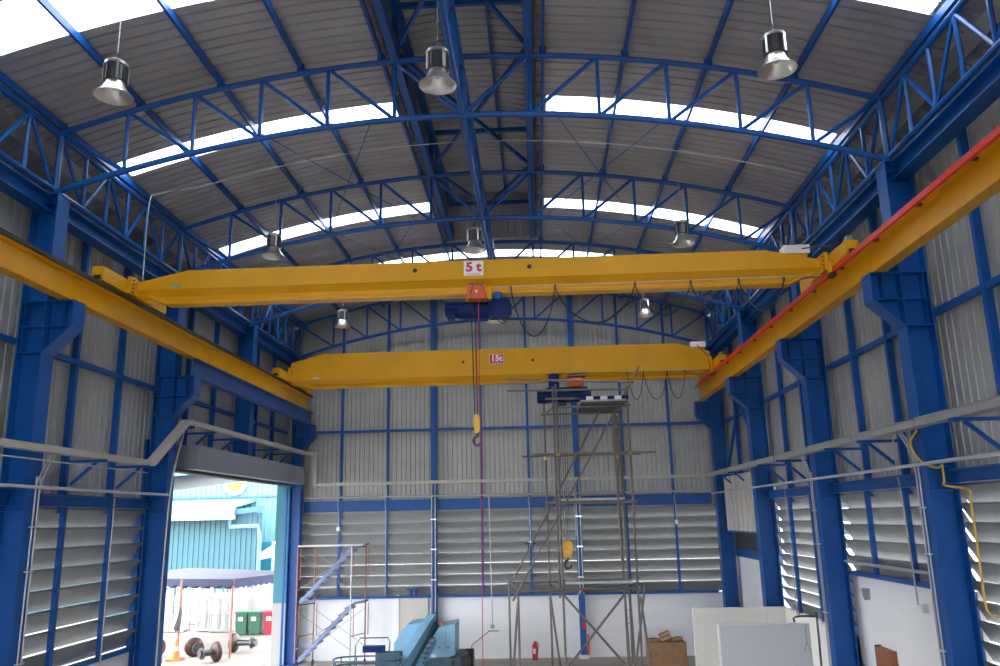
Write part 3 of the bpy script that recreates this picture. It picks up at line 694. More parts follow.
# drops on the mullions: tray to switch boxes
def drop(pts, label, box=None):
    t = thing('conduit_drop', pts[0], label, 'pipe')
    tubeobj('drop_pipe', pts, 0.014, PIPEW, t, 6)
    if box is not None: MB().box(box[0]-0.05, box[0]+0.05, box[1]-0.05, box[1]+0.05, box[2]-0.08, box[2]+0.06).build('socket_box', SIGNW, t)
drop([(7.45, 14.62, 5.8), (7.45, 14.62, 5.2), (7.47, 14.6, 4.7), (7.5, 14.6, 3.0)], 'thin grey conduit dropping to a socket on the white wall by the brown door', (7.6, 14.6, 2.95))
drop([(7.45, 21.3, 5.2), (7.46, 21.3, 2.1)], 'thin conduit dropping past the louvers behind the grey partition')
drop([(-7.45, 16.25, 5.2), (-7.46, 16.25, 2.0)], 'thin grey conduit hanging in front of the tall louvered window')
for x, z, lab in ((-5.83, 4.35, 'white conduit dropping to a socket over the stair scaffold'), (-4.17, 2.1, 'long white conduit dropping down the mullion beside the beige door'), (0.83, 3.75, 'white conduit dropping to a socket between the two hook blocks'), (5.83, 4.35, 'white conduit dropping to a socket on the mullion over the crate')):
    drop([(x, 28.32, TZ), (x+0.03, 28.34, 5.5), (x-0.03, 28.36, 5.2), (x, 28.4, 4.85), (x, 28.42, z)], lab, (x, 28.42, z) if z > 3 else None)
# thin power conduit following the roof, and its drop to the 5t crane
pts = [(-6.95, 16.0, 9.7), (-6.9, 16.0, 10.2), (-6.9, 16.02, 11.3), (-6.75, 16.03, 11.6)] + [(x, 16.08, zr(x)-0.33) for x in (-6, -4.5, -3, -1.5, 0, 1.5, 3, 4.5, 6, 7)]
pipe(curve_pts([(-6.76, 15.35, 9.3), (-6.85, 15.5, 9.5), (-7.0, 15.78, 9.75), (-7.0, 15.8, 11.3), (-6.85, 15.9, 11.58)] + pts[4:], 5), 0.011, PIPEW, 'thin white conduit arching under the roof and dropping to the 5t crane')
# teal downpipes behind the eave trusses
for s, y in ((-1, 17.6), (1, 13.45)):
    pipe(curve_pts([(s*7.93, y, 11.22), (s*7.93, y, 11.0), (s*7.87, y-0.15, 10.85), (s*7.86, y-0.7, 10.62), (s*7.9, y-0.85, 10.5), (s*7.92, y-0.87, 10.31)], 5), 0.09, TEAL, 'teal rainwater elbow pipe behind the eave truss above the %s' % ('doorway column' if s < 0 else 'yellow hose column'), 'rainwater_pipe')
# tie rods under the roof
for k in (2, 3):
    for s in (-1, 1):
        for a, b, dz in ((1.6, 3.63, 0.08), (3.63, 1.6, 0.12)):
            tag(tubeobj('tie_rod', [(s*a, TY[k], zb(a)+dz), (s*b, TY[k+1], zb(b)+dz)], 0.010, BLUE, None, 6), 'thin blue crossed tie rod %s the 5t crane, %s' % ('above' if k == 2 else 'past', 'on the doorway half of the roof' if s < 0 else 'on the partition half of the roof'), 'tie rod', 'roof tie rods')
# yellow hose
hp = [pt(450+0, 0, Y=12.8)]*0
def crop3(x, y): return 850+x/6.66, 420+y/6.66
def crop4(x, y): return 850+x/4.56, 520+y/4.56
hz = [pt(*crop3(x, y), X=7.06) for x, y in ((445, 70), (402, 150), (440, 240), (500, 292))] + [pt(*crop3(x, y), Y=12.75) for x, y in ((580, 318), (670, 298), (770, 300), (705, 350), (695, 400), (745, 432))] + [pt(*crop3(x, y), X=7.33) for x, y in ((790, 465), (803, 540), (820, 650))] + [pt(*crop4(x, y), X=7.33) for x, y in ((582, 130), (605, 300), (622, 400), (640, 430), (672, 440))]
hz = [Vector((min(p.x, 7.33), p.y, p.z)) for p in hz]
pipe(curve_pts(hz, 5), 0.018, YCAB, 'yellow hose looping round the blue column and down the louvers', 'yellow_hose', 'hose')

# ------------------------------------------------------------------ doors, partitions, right-hand bay
d1 = struct('door_1', (-3.22, Y1-0.05, 0))
MB().box(-3.73, -2.72, Y1-0.13, Y1-0.06, 0, 2.02).build('door_leaf', DOORB, d1)
MB().box(-3.80, -3.72, Y1-0.16, Y1-0.05, 0, 2.1).build('door_frame', SIGNW, d1); MB().box(-3.72, -2.7, Y1-0.16, Y1-0.05, 2.02, 2.07).build('door_frame', SIGNW, d1)
MB().cyl((-3.63, Y1-0.2, 1.0), 0.03, 0.07, 12, 'y').build('door_handle', ALU, d1)
d2 = struct('door_2', (-7.2, 23, 5.85))
MB().box(-7.55, -6.9, 18.85, 27.85, 5.87, 6.44).build('roller_box', GREYBOX, d2)
MB().box(-7.5, -7.2, 18.5, 27.85, 5.80, 5.87).build('door_lintel', DARKR, d2)
MB().box(-7.58, -7.42, DOOR_Y0, DOOR_Y0+0.12, 0, 5.85).build('guide_rail', BLUE, d2); MB().box(-7.50, -7.44, DOOR_Y1-0.06, DOOR_Y1, 0, 5.85).build('guide_rail', BLUE, d2)
MB().box(-7.80, -7.68, 17.9, 18.4, 0, 6.5).build('jamb_panel', BLUE, d2); MB().box(-7.80, -7.7, 18.4, 27.8, 5.85, 6.5).build('head_panel', BLUE, d2)
d3 = struct('door_3', (7.7, 16.5, 0))
MB().box(7.60, 7.72, 16.25, 16.95, 0, 2.0).build('door_leaf', DOORW, d3)
MB().box(7.60, 7.72, 16.95, 16.98, 0, 2.02).build('door_frame', DARKR, d3)
# back corner bay beside the partition: hanging sheet over an opening, its shade painted as a dark sheet
d4 = struct('door_4', (7.5, 25.5, 0))
sheet_wall('x', 7.3, 23.3, 27.2, 4.05, 5.75, 1, 'hanging_panel', HANG, d4, 0.55, 0.05)
MB().box(7.28, 7.36, 23.3, 27.2, 4.0, 4.06).build('panel_rail', BLUE, d4)
MB().box(7.72, 7.8, 23.2, 28.4, 0, 3.2).build('inner_wall', WHITE, d4); MB().box(7.66, 7.72, 23.2, 27.9, 3.2, 3.45).build('dark_header', BLUE, d4); MB().box(7.72, 7.8, 23.2, 28.4, 3.2, 5.4).build('opening_shade', DARKR, d4)
for y0_, y1_ in ((23.3, 27.6),):
    MB().bar((7.55, y0_, 5.9), (7.55, y1_, 9.9), 0.08, 0.08).build('cross_brace', BLUE, wall_r); MB().bar((7.5, y0_, 9.9), (7.5, y1_, 5.9), 0.08, 0.08).build('cross_brace', BLUE, wall_r)
pa = thing('partition_panel', (6.3, 22.6, 0), 'cream partition wall standing in front of the column by the side wall', 'partition')
MB().box(5.15, 7.06, 22.6, 22.7, 0, 2.13).build('panel', CREAM, pa); MB().box(7.065, 7.60, 22.6, 22.7, 0, 2.13).build('panel', CREAM, pa)
MB().box(5.13, 5.155, 22.59, 22.71, 0, 2.14).build('edge_trim', SIGNW, pa); MB().box(5.15, 7.6, 22.59, 22.71, 2.13, 2.15).build('top_trim', SIGNW, pa)
MB().box(7.54, 7.64, 18.4, 22.6, 0, 2.13).build('side_panel', CREAM, pa)
pb = thing('partition_panel', (6.2, 19.3, 0), 'grey partition wall in front of the cream one', 'partition')
MB().box(5.12, 7.11, 19.3, 19.4, 0, 2.13).build('panel', GREYP, pb)
MB().box(5.08, 5.12, 19.29, 19.41, 0, 2.15).build('edge_trim', SIGNW, pb); MB().box(5.12, 7.11, 19.29, 19.41, 2.13, 2.15).build('top_trim', SIGNW, pb)
pipe(curve_pts([(6.75, 19.17, 2.19), (6.78, 19.17, 2.3), (7.2, 19.17, 2.3), (7.25, 19.17, 2.2), (7.22, 19.17, 0.0)], 4), 0.025, STEEL, 'bent dark pipe over the end of the grey partition', 'bent_pipe')
MB().box(6.62, 6.8, 19.14, 19.29, 2.13, 2.16).build('pipe_bracket', ALU, pb)
MB().tube([(7.0, 19.25, 2.1), (7.0, 19.25, 1.75)], 0.005, 4).tube([(7.0, 19.25, 1.75), (6.93, 19.25, 1.55), (7.07, 19.25, 1.55), (7.0, 19.25, 1.75)], 0.005, 4).build('wire_triangle', STEEL, pb)
# sockets and stains on the white wall
for y, z, lab in ((17.25, 2.95, 'small grey wall socket beside the column, over the brown door'), (14.12, 2.85, 'small grey wall socket beside the yellow hose column')):
    tag(MB().prism([(y-0.06, z+0.1), (y+0.06, z+0.1), (y+0.03, z-0.05), (y-0.03, z-0.12)], 'x', 7.60, 7.72).build('wall_socket', CAPM), lab, 'socket', 'sockets on the white plinth wall')
tag(MB().tube([(7.5, 13.35, 3.55), (7.5, 17.75, 3.55)], 0.03, 8).build('sill_pipe', PIPEW), 'white pipe along the sill above the brown door wall', 'pipe')

# ------------------------------------------------------------------ things along the back wall
fe = thing('fire_extinguisher', (0.87, 28.35, 0), 'red fire extinguisher standing against the back white wall', 'fire extinguisher')
MB().lathe([(0.001, 0), (0.085, 0), (0.09, 0.03), (0.09, 0.40), (0.05, 0.47), (0.025, 0.49), (0.001, 0.49)], (0.87, 28.35, 0.05), 20).build('cylinder', SIGNR, fe, True)
MB().box(0.85, 0.93, 28.33, 28.37, 0.53, 0.58).build('valve', STEEL, fe); tubeobj('hose', curve_pts([(0.9, 28.33, 0.56), (0.98, 28.3, 0.5), (0.97, 28.27, 0.3), (0.95, 28.27, 0.15)]), 0.014, BLACK, fe, 6)
MB().box(0.81, 0.90, 28.255, 28.26, 0.2, 0.36).build('label_patch', SIGNW, fe); MB().lathe([(0.001, 0), (0.1, 0), (0.1, 0.05), (0.001, 0.05)], (0.87, 28.35, 0), 16).build('foot_ring', STEEL, fe)
tag(MB().box(2.62, 2.70, 28.4, 28.5, 0.1, 0.75).build('hazard_strip', ORANGE), 'orange marker strip at the foot of the back wall column', 'marker')
tag(MB().cyl((2.5, 28.24, 2.12), 0.07, 0.12, 16).box(2.46, 2.54, 28.3, 28.4, 2.14, 2.2).build('alarm_beacon', SIGNR), 'red alarm beacon on the back wall column behind the scaffold', 'alarm')
tag(MB().box(2.46, 2.60, 28.28, 28.36, 0.95, 1.15).build('alarm_box', SIGNR), 'red alarm call box low on the back wall column', 'alarm')
def stool_bracket(x, z, lab):
    t = thing('wall_bracket', (x, 28.4, z), lab, 'bracket')
    MB().box(x-0.2, x+0.2, 28.3, 28.5, z+0.2, z+0.25).build('plate', BLUE, t)
    for d in (-0.08, 0.08): MB().box(x+d-0.02, x+d+0.02, 28.4, 28.6, z, z+0.2).build('post', BLUE, t)
stool_bracket(-3.22, 2.08, 'blue fan bracket on the sill above the beige door'); stool_bracket(0.83, 3.5, 'blue fan bracket on the mullion beside the scaffold')
t = thing('compressed_air_drop', (-0.42, 28.3, 1), 'thin white hanging air pipe ending in a grey cross fitting near the back wall', 'pipe')
tubeobj('pipe', [(-0.55, 28.0, 5.4), (-0.5, 28.0, 1.1)], 0.018, PIPEW, t, 6); MB().box(-0.65, -0.3, 27.97, 28.03, 0.95, 0.99).build('cross_bar', CAPM, t); MB().box(-0.56, -0.44, 27.96, 28.04, 1.05, 1.16).build('valve', CAPM, t)
tag(tubeobj('red_hose', curve_pts([(-0.62, 27.97, 0.96), (-0.95, 27.6, 0.75), (-1.15, 27.4, 0.6), (-1.12, 27.3, 0.3), (-1.1, 27.3, 0.02)], 6), 0.014, SIGNR, None, 6), 'thin red hose sagging from the air fitting to the light blue lift', 'hose')
# crate
cr = thing('wooden_crate', (4.95, 26.6, 0), 'brown wooden crate with cardboard scraps on top near the back wall', 'crate')
MB().box(4.36, 5.50, 26.2, 27.0, 0.12, 0.78).build('crate_box', CRATE, cr)
for x in (4.36, 4.92, 5.42): MB().box(x, x+0.08, 26.17, 26.2, 0.12, 0.80).build('batten', CRATE, cr)
for z in (0.12, 0.72): MB().box(4.36, 5.50, 26.15, 26.17, z, z+0.07).build('batten', CRATE, cr)
for x in (4.4, 5.38): MB().box(x, x+0.1, 26.2, 27.0, 0, 0.12).build('skid', CRATE, cr)
for x, y, z, dx, dz, lab in ((4.55, 26.5, 0.83, 0.14, 0.0, 'flat torn cardboard scrap at the near end of the crate top'), (4.9, 26.35, 0.85, 0.16, 0.10, 'folded cardboard scrap leaning up in the middle of the crate'), (5.26, 26.5, 0.84, 0.16, 0.02, 'wide cardboard scrap at the wall end of the crate top'), (4.93, 26.75, 0.90, 0.15, 0.12, 'small steep cardboard flap behind the other crate scraps')):
    tag(MB().bar((x-dx, y, z), (x+dx, y+0.05, z+dz), 0.26, 0.08).build('cardboard_scrap', CARD), lab, 'cardboard', 'cardboard scraps on the crate')

# ------------------------------------------------------------------ scaffold tower
st = thing('scaffold_tower', (2.8, 25, 0), 'tall grey tube scaffold tower under the 15t crane', 'scaffold')
YF, YB = 24.35, 26.1
def sp(x, y, Y): return tuple(pt(x, y, Y=Y))
def tube2(name, a, b, r=0.033, m=TUBE): return tubeobj(name, [a, b], r, m, st, 8)
fl_, fr_ = pt(557.5, 440, Y=YF).x, pt(629.5, 440, Y=YF).x
bl_, br_ = pt(545, 440, Y=YB).x, pt(616.5, 440, Y=YB).x
for x, y, top in ((fl_, YF, 8.55), (fr_, YF, 8.45), (bl_, YB, 8.2), (br_, YB, 8.2)):
    tube2('standard', (x, y, 0.02), (x, y, top)); MB().box(x-0.07, x+0.07, y-0.07, y+0.07, 0, 0.02).build('base_plate', TUBE, st)
tube2('standard', (fl_-0.09, YF+0.06, 2.3), (fl_-0.09, YF+0.06, 8.5)); tube2('standard', (br_+0.14, YB, 0), (br_+0.14, YB, 8.0)); 
for z in (2.55, 4.98, 6.42):
    e = 0.75 if 6 < z < 7 else 0.12
    tube2('ledger', (fl_-e, YF-0.05, z), (fr_+e, YF-0.05, z)); tube2('ledger', (bl_-e, YB-0.05, z+0.08), (br_+e, YB-0.05, z+0.08))
    for a, b in ((fl_, bl_), (fr_, br_)): tube2('transom', (a, YF-0.15, z+0.05), (b, YB+0.15, z+0.05))
    for x, y in ((fl_, YF), (fr_, YF), (bl_, YB), (br_, YB)): MB().box(x-0.05, x+0.05, y-0.08, y+0.04, z-0.05, z+0.07).build('coupler', BRASS if z > 6 else STEEL, st)
# lower deck, upper deck
MB().box(fl_+0.1, fr_-0.1, YF+0.2, YF+0.75, 2.66, 2.74).build('deck_board', DECK, st)
MB().box(fl_-0.1, fr_-0.2, YF+0.3, YF+0.85, 5.06, 5.12).build('deck_board', DECK, st)
for i in range(3): MB().box(2.50+0.46*i, 2.93+0.46*i, YF-0.4, YF+2.2, 7.94, 7.99).build('deck_board', DECK, st)
for i in range(8): MB().box(2.50, 3.86, YF-0.3+0.33*i, YF-0.25+0.33*i, 7.90, 7.94).build('deck_rib', STEEL, st)
for i in range(7): MB().box(2.45+0.21*i, 2.45+0.21*(i+1), YF-0.44, YF-0.41, 7.98, 8.08).build('toe_board', SIGNW if i % 2 else NAVY, st)
# top ledgers sticking out towards the sign
tube2('ledger', sp(508, 379.5, YF), sp(634, 382, YF)); tube2('ledger', sp(507, 391, YF+0.05), sp(628, 389, YF+0.05)); tube2('ledger', sp(545, 399, YF-0.05), sp(602, 398, YF-0.05))
tube2('ledger', (fl_-0.1, YF+0.1, 7.85), (fr_+0.1, YF+0.1, 7.85)); tube2('ledger', (bl_-0.1, YB+0.05, 7.85), (br_+0.1, YB+0.05, 7.85))
for a, b in ((fl_, bl_), (fr_, br_)): tube2('transom', (a, YF-0.15, 7.87), (b, YB+0.15, 7.87))
# outrigger frame
o1, o2 = pt(509, 590, Y=YB-0.2), pt(518, 590, Y=YF)
for p, Y in ((o1, YB-0.2), (o2, YF)): tube2('outrigger_leg', (p.x, Y, 0.02), (p.x, Y, 2.75)); MB().box(p.x-0.06, p.x+0.06, Y-0.06, Y+0.06, 0, 0.02).build('base_plate', TUBE, st)
tube2('ledger', (o1.x-0.05, YB-0.2, 2.62), (br_, YB-0.1, 2.68)); tube2('ledger', (o2.x-0.05, YF-0.08, 2.50), (fl_, YF-0.08, 2.52)); tube2('transom', (o1.x, YB-0.1, 2.66), (o2.x, YF-0.1, 2.60))
tube2('outrigger_leg', (o2.x-0.02, YF+0.05, 2.2), (o1.x+0.1, YF+0.3, 0.05))
# braces
tube2('brace', sp(514, 578, YB-0.1), sp(602, 406, YB-0.1)); tube2('brace', sp(513, 601, YF-0.12), sp(639, 366, YF-0.12), 0.03)
tube2('brace', sp(562, 593, YF-0.1), (pt(625, 664, Y=YF-0.1).x, YF-0.1, pt(625, 664, Y=YF-0.1).z)); tube2('brace', sp(624, 595, YF+0.1), sp(569, 666, YF+0.1))
tube2('brace', sp(645, 586, YF-0.2), sp(636, 664, YF-0.2)); tube2('brace', (fr_+0.05, YF-0.05, 2.3), (fr_+0.25, YF-0.3, 0.02)); tube2('brace', (bl_, YB, 2.2), (bl_+0.25, YB-0.1, 0.02))
# ladder on the far side and ladder beam
lx = pt(567, 440, Y=YB).x; lad = MB().tube([(lx-0.17, YB+0.1, 4.0), (lx-0.17, YB+0.1, 8.1)], 0.018, 6).build('ladder_rail', DECK, st); MB().tube([(lx+0.17, YB+0.1, 4.0), (lx+0.17, YB+0.1, 8.1)], 0.018, 6).build('ladder_rail', DECK, st)
for i in range(11): tubeobj('ladder_rung', [(lx-0.17, YB+0.1, 4.2+0.36*i), (lx+0.17, YB+0.1, 4.2+0.36*i)], 0.012, DECK, st, 6)
bx0 = pt(622, 520, Y=YF+0.3).x
for d in (0, 0.26): tube2('ladder_beam_rail', (bx0+d*0.6, YF+0.3, 0.1), (bx0+d*0.6-0.12, YF+0.3+d, 7.6), 0.032, TUBE)
for i in range(19): tubeobj('ladder_beam_rung', [(bx0-0.01*i*0.3, YF+0.3, 0.4+0.38*i), (bx0+0.156-0.01*i*0.6, YF+0.32+0.013*i, 0.4+0.38*i)], 0.012, DECK, st, 6)

# ------------------------------------------------------------------ stair scaffold
ss = thing('stair_scaffold', (-5.75, 27.3, 0), 'two-level stair scaffold with rusty frames and blue stairs by the doorway', 'scaffold')
sx = [-6.80, -6.42, -5.02, -4.70]
for lev in (0.25, 2.05):
    for x0, x1 in ((sx[0], sx[1]), (sx[2], sx[3])):
        for x, yv in ((x0, 27.0), (x1, 27.75)):
            tubeobj('frame_post', [(x, yv, lev), (x, yv, lev+1.75)], 0.024, RUST if x in (sx[1], sx[3], sx[0]) else PIPEW, ss, 8)
            for d in (0.12,): tubeobj('inner_post', [(x+d*0.8, yv, lev+0.7), (x+d*0.8, yv, lev+1.7)], 0.014, RUST, ss, 6)
        tubeobj('frame_rail', [(x0, 27.0, lev+1.72), (x1, 27.75, lev+1.72)], 0.022, RUST, ss, 8); tubeobj('frame_rail', [(x0, 27.0, lev+0.75), (x1, 27.75, lev+0.75)], 0.016, RUST, ss, 6)
    for x0, x1, yv in ((sx[0], sx[2], 27.0), (sx[1], sx[3], 27.75)):
        tubeobj('cross_brace', [(x0, yv, lev+0.35), (x1, yv, lev+1.55)], 0.009, CAPM, ss, 6); tubeobj('cross_brace', [(x0, yv, lev+1.55), (x1, yv, lev+0.35)], 0.009, CAPM, ss, 6)
    a, b = Vector((-6.72, 27.38, lev)), Vector((-5.0, 27.38, lev+1.72))
    for d in (-0.28, 0.28): MB().bar(a+Vector((0, d, 0)), b+Vector((0, d, 0)), 0.035, 0.10).build('stringer', STAIRB, ss)
    for i in range(8):
        p = a.lerp(b, (i+0.6)/8.2); MB().box(p.x-0.13, p.x+0.13, p.y-0.27, p.y+0.27, p.z-0.02, p.z+0.015).build('tread', STAIRB, ss)
    MB().bar(b, b+Vector((0.42, 0, 0.08)), 0.6, 0.05).build('landing', STAIRB, ss)
MB().bar((-6.8, 27.0, 3.83), (-4.66, 27.0, 3.83), 0.05, 0.05).build('top_rail', PIPEW, ss)
for x, yv in ((sx[0], 27.0), (sx[1], 27.75), (sx[2], 27.0), (sx[3], 27.75)):
    MB().cyl((x-0.02, yv, 0.11), 0.1, 0.05, 16, 'x').build('caster', BLACK, ss); tubeobj('caster_stem', [(x, yv, 0.1), (x, yv, 0.28)], 0.018, STEEL, ss, 6)

# ------------------------------------------------------------------ boom lift
L = lambda px, py, Y: tuple(pt(px, py, Y=Y))
bl = thing('boom_lift', (-2.3, 25.8, 0), 'light blue boom lift with angled covers and folded arm on the floor', 'boom lift')
def zz(px, py, Y): p = pt(px, py, Y=Y); return (p.x, p.z)
yb0 = 25.6
rc = [zz(428, 645, yb0), zz(439, 627, yb0), zz(455, 624, yb0), zz(455, 655, yb0), zz(432, 663, yb0), zz(428, 663, yb0)]
g1 = MB().prism(rc, 'y', yb0, yb0+1.3).build('engine_cover', LIFT, bl)
lc = [zz(393, 644, yb0), zz(406.5, 625, yb0), zz(424, 623, yb0), zz(428, 664, yb0), zz(393, 657, yb0)]
MB().prism(lc, 'y', yb0+0.15, yb0+1.3).build('hydraulic_cover', LIFT, bl)
xm = pt(446, 640, Y=yb0).x
MB().box(xm-0.01, xm, yb0-0.006, yb0, rc[3][1]+0.05, rc[1][1]-0.15).build('cover_seam', LIFTD, bl)
for px in (447, 438): x, z = zz(px, 648, yb0); MB().box(x, x+0.06, yb0-0.02, yb0, z, z+0.03).build('cover_latch', STEEL, bl)
x, z = zz(431, 657, yb0); MB().box(x, x+0.14, yb0-0.008, yb0, z-0.03, z+0.08).build('warning_label', SIGNW, bl)
# boom arm: two light blue box sections running down towards the basket
ba, bb_ = pt(432, 619, Y=26.3), pt(396, 676, Y=23.6)
MB().bar(ba, bb_, 0.26, 0.34).build('main_boom', LIFT, bl)
bc, bd = pt(437, 625, Y=26.2), pt(409, 676, Y=24.2)
MB().bar(bc, bd, 0.10, 0.26).build('boom_slide', LIFTD, bl)
be, bf = pt(434, 640, Y=25.55), pt(414, 676, Y=24.3)
MB().bar(be, bf, 0.14, 0.2).build('lower_boom', LIFT, bl)
for i in range(8):
    p = pt(432-2.3*i, 638+5*i, Y=25.3-0.13*i); MB().box(p.x-0.06, p.x+0.1, p.y-0.02, p.y+0.02, p.z-0.02, p.z+0.02).build('chain_link', STEEL, bl)
x, z = zz(441, 626, yb0); MB().cyl((x, yb0+0.3, z-0.03), 0.05, 0.12, 14).build('beacon', ORANGE, bl)
MB().box(-3.1, -1.2, 25.3, 27.2, 0.28, 0.55).build('chassis', LIFTD, bl)
for x in (-3.2, -1.3):
    for y in (25.45, 26.9): MB().cyl((x, y, 0.3), 0.3, 0.25, 24, 'x').build('wheel', BLACK, bl)
MB().lathe([(0.001, 0), (0.5, 0), (0.5, 0.2), (0.001, 0.2)], (-2.1, 26.2, 0.5), 24).build('turntable', LIFTD, bl)
x, z = zz(452, 663, 25.2); tubeobj('hitch_post', [(x, 25.2, 0.3), (x, 25.2, z+0.05)], 0.05, STEEL, bl)
# basket
bk = MB().box(-4.15, -2.95, 23.0, 23.8, 0.12, 0.18).build('basket_floor', LIFTD, bl)
def ring(z, rx, ry, r, m, nm):
    c = (-3.7, 23.4); pts = [(c[0]+rx*math.copysign(abs(math.cos(a))**0.7, math.cos(a)), c[1]+ry*math.copysign(abs(math.sin(a))**0.7, math.sin(a)), z) for a in [2*math.pi*k/28 for k in range(29)]]
    return tubeobj(nm, pts, r, m, bk, 8)
for z in (0.88, 0.68, 0.48): ring(z, 0.95, 0.5, 0.022, LIFTD, 'basket_rail')
for k in range(10):
    a = 2*math.pi*k/10; x, y = -3.7+0.95*math.copysign(abs(math.cos(a))**0.7, math.cos(a)), 23.4+0.5*math.copysign(abs(math.sin(a))**0.7, math.sin(a))
    tubeobj('basket_post', [(x, y, 0.15), (x, y, 0.88)], 0.018, LIFTD, bk, 6)
MB().box(-3.55, -2.85, 23.7, 24.1, 0.3, 0.98).build('control_console', LIFTD, bl)
x0 = pt(355, 641, Y=24).x; x1 = pt(390, 641, Y=24).x
tubeobj('console_guard', [(x0, 24, 0.5), (x0+0.02, 24, 1.15), (x0+0.15, 24, 1.35), (x1-0.05, 24, 1.35), (x1, 24, 1.2), (x1-0.08, 24, 0.5)], 0.018, LIFTD, bl, 6)
MB().box(x0+0.25, x1-0.15, 23.85, 24.1, 0.98, 1.14).build('console_top', NAVY, bl)

# ------------------------------------------------------------------ outside, seen through the doorway
ep = thing('yard_pillar', (-7.65, 28.3, 0), 'square corner pillar at the doorway, teal above and white below', 'pillar')
MB().box(-7.88, -7.43, 27.92, 28.68, -0.02, 1.97).build('lower_part', WHT, ep); MB().box(-7.88, -7.43, 27.92, 28.68, 1.97, 6.3).build('upper_part', TEAL, ep)
wh = thing('neighbour_warehouse', (-22, 46, 0), 'cyan corrugated warehouse with a yellow round emblem across the yard', 'building')
YB1 = 43.0; YU = 46.0
z5 = lambda px, py, Y: pt(px, py, Y=Y).z
x5 = lambda px, py, Y: pt(px, py, Y=Y).x
# lower lean-to wall
xe = x5(262, 540, YB1); ztop = z5(200, 520, YB1)
sheet_wall('y', YB1, -40, xe, 0, ztop+0.3, 1, 'lower_wall', CYAN, wh, 0.28, 0.05)
MB().box(-40, x5(233, 515, YB1-0.6), YB1-0.9, YB1-0.2, ztop-0.02, z5(200, 509, YB1-0.6)).build('gutter', WHT, wh)
MB().prism([(YB1-0.5, z5(200, 509, YB1-0.6)), (YU, z5(200, 503, YU)), (YU, z5(200, 500, YU)), (YB1-0.5, z5(200, 507, YB1-0.6))], 'x', -40, x5(236, 510, YB1)).build('lean_to_roof', CYANP, wh)
xs0, xs1 = x5(235, 512, YB1-0.3), x5(266, 505, YB1-0.3)
MB().bar((xs0, YB1-0.3, z5(235, 512, YB1-0.3)), (xs1, YB1-0.3, z5(266, 508, YB1-0.3)), 0.2, 0.28).build('gutter_beam', CYAN, wh)
dp = [pt(230, 519, Y=YB1-0.5), pt(230, 527, Y=YB1-0.45), pt(258, 526, Y=YB1-0.4), pt(259.5, 535, Y=YB1-0.35), pt(257, 600, Y=YB1-0.3)]
dp.append(Vector((dp[-1].x, dp[-1].y, 0))); tubeobj('downpipe', dp, 0.11, CYANP, wh)
# upper wall
sheet_wall('y', YU, -45, x5(278, 500, YU), z5(262, 542, YU), z5(200, 470, YU), 1, 'upper_wall', CYANP, wh, 0.3, 0.05)
MB().box(-45, x5(278, 500, YU), YU-0.12, YU, z5(200, 498.5, YU), z5(200, 497, YU)).build('flashing', CYAN, wh)
MB().box(x5(262, 560, YU), x5(263, 560, YU)+0.5, YU-0.15, YU+0.1, 0, z5(262, 542, YU)).build('corner_post', TEAL, wh)
MB().box(x5(262, 560, YU)+0.5, -9.5, YU+0.5, YU+0.7, 0, z5(262, 546, YU)).build('infill_wall', CREAM, wh)
MB().box(-45, -9, YU, YU+14, z5(200, 470, YU)-0.1, z5(200, 470, YU)+0.1).build('roof', CYAN, wh)
ce = pt(235, 483.5, Y=YU-0.2)
em = MB().cyl((ce.x, YU-0.18, ce.z), 0.66, 0.1, 32, 'y').build('emblem', SIGNW, wh); MB().cyl((ce.x, YU-0.2, ce.z-0.02), 0.44, 0.1, 24, 'y').build('emblem_disc', HOOKY, em)
aw = MB(); p0 = pt(266, 552, Y=43.5); p1 = pt(276, 545, Y=41.5)
aw.prism([(p0.x, p0.z), (p1.x+1.2, p1.z+0.9), (p1.x+1.2, p1.z-0.3), (p0.x, p0.z-0.35)], 'y', 42.5, 44.5)
aw.build('awning', WHT, wh)
# awning roof just outside the doorway head
ca_ = thing('door_canopy', (-8.6, 23, 6.3), 'blue-grey corrugated canopy over the doorway outside', 'canopy')
ez = lambda x, y: 5.85+0.092*(y-28.9)+0.2*(x+12)
v = []; f = []
pr = rib_profile(-12.0, -8.4, 0.24, 0.035)
for x, d in pr: v += [(x, 18.5, ez(x, 18.5)-d), (x, 42.4, ez(x, 42.4)-d)]
for i in range(len(pr)-1): f.append((2*i, 2*i+2, 2*i+3, 2*i+1))
MB().add(v, f).build('canopy_sheet', CANOPY, ca_)
MB().bar((-12.0, 18.5, ez(-12, 18.5)), (-12.0, 42.4, ez(-12, 42.4)), 0.08, 0.12).build('canopy_edge', CANOPY, ca_)
for y in (19,): MB().box(-12.06, -11.94, y-0.06, y+0.06, -0.02, ez(-12, y)-0.04).build('canopy_post', TEAL, ca_)
# tent
tn = thing('canopy_tent', (-11.5, 30.5, 0), 'navy fabric canopy tent with scalloped valance and thin poles in the yard', 'tent')
ye, yk = 29.6, 33.4
pk = pt(232, 576, Y=30.4); c1 = pt(232, 588, Y=ye); lft = pt(150, 594, Y=31.2); rgt = pt(280, 592.5, Y=33.0)
A_, B_, C_ = Vector((c1.x, ye, c1.z)), Vector((lft.x-2, lft.y+0.2, c1.z-0.05)), Vector((rgt.x+0.6, rgt.y+0.4, c1.z-0.05))
D_ = Vector((B_.x+1.0, C_.y+3.5, c1.z)); T1_ = Vector((A_.x-1.2, A_.y+1.9, pt(215, 577, Y=A_.y+1.9).z)); T2_ = T1_+Vector((-0.3, 1.5, 0.02))
A2 = A_+Vector((0, 0, 0.30)); B2 = B_+Vector((0, 0, 0.36)); C2 = C_+Vector((0, 0, 0.36)); D2 = D_+Vector((0, 0, 0.36))
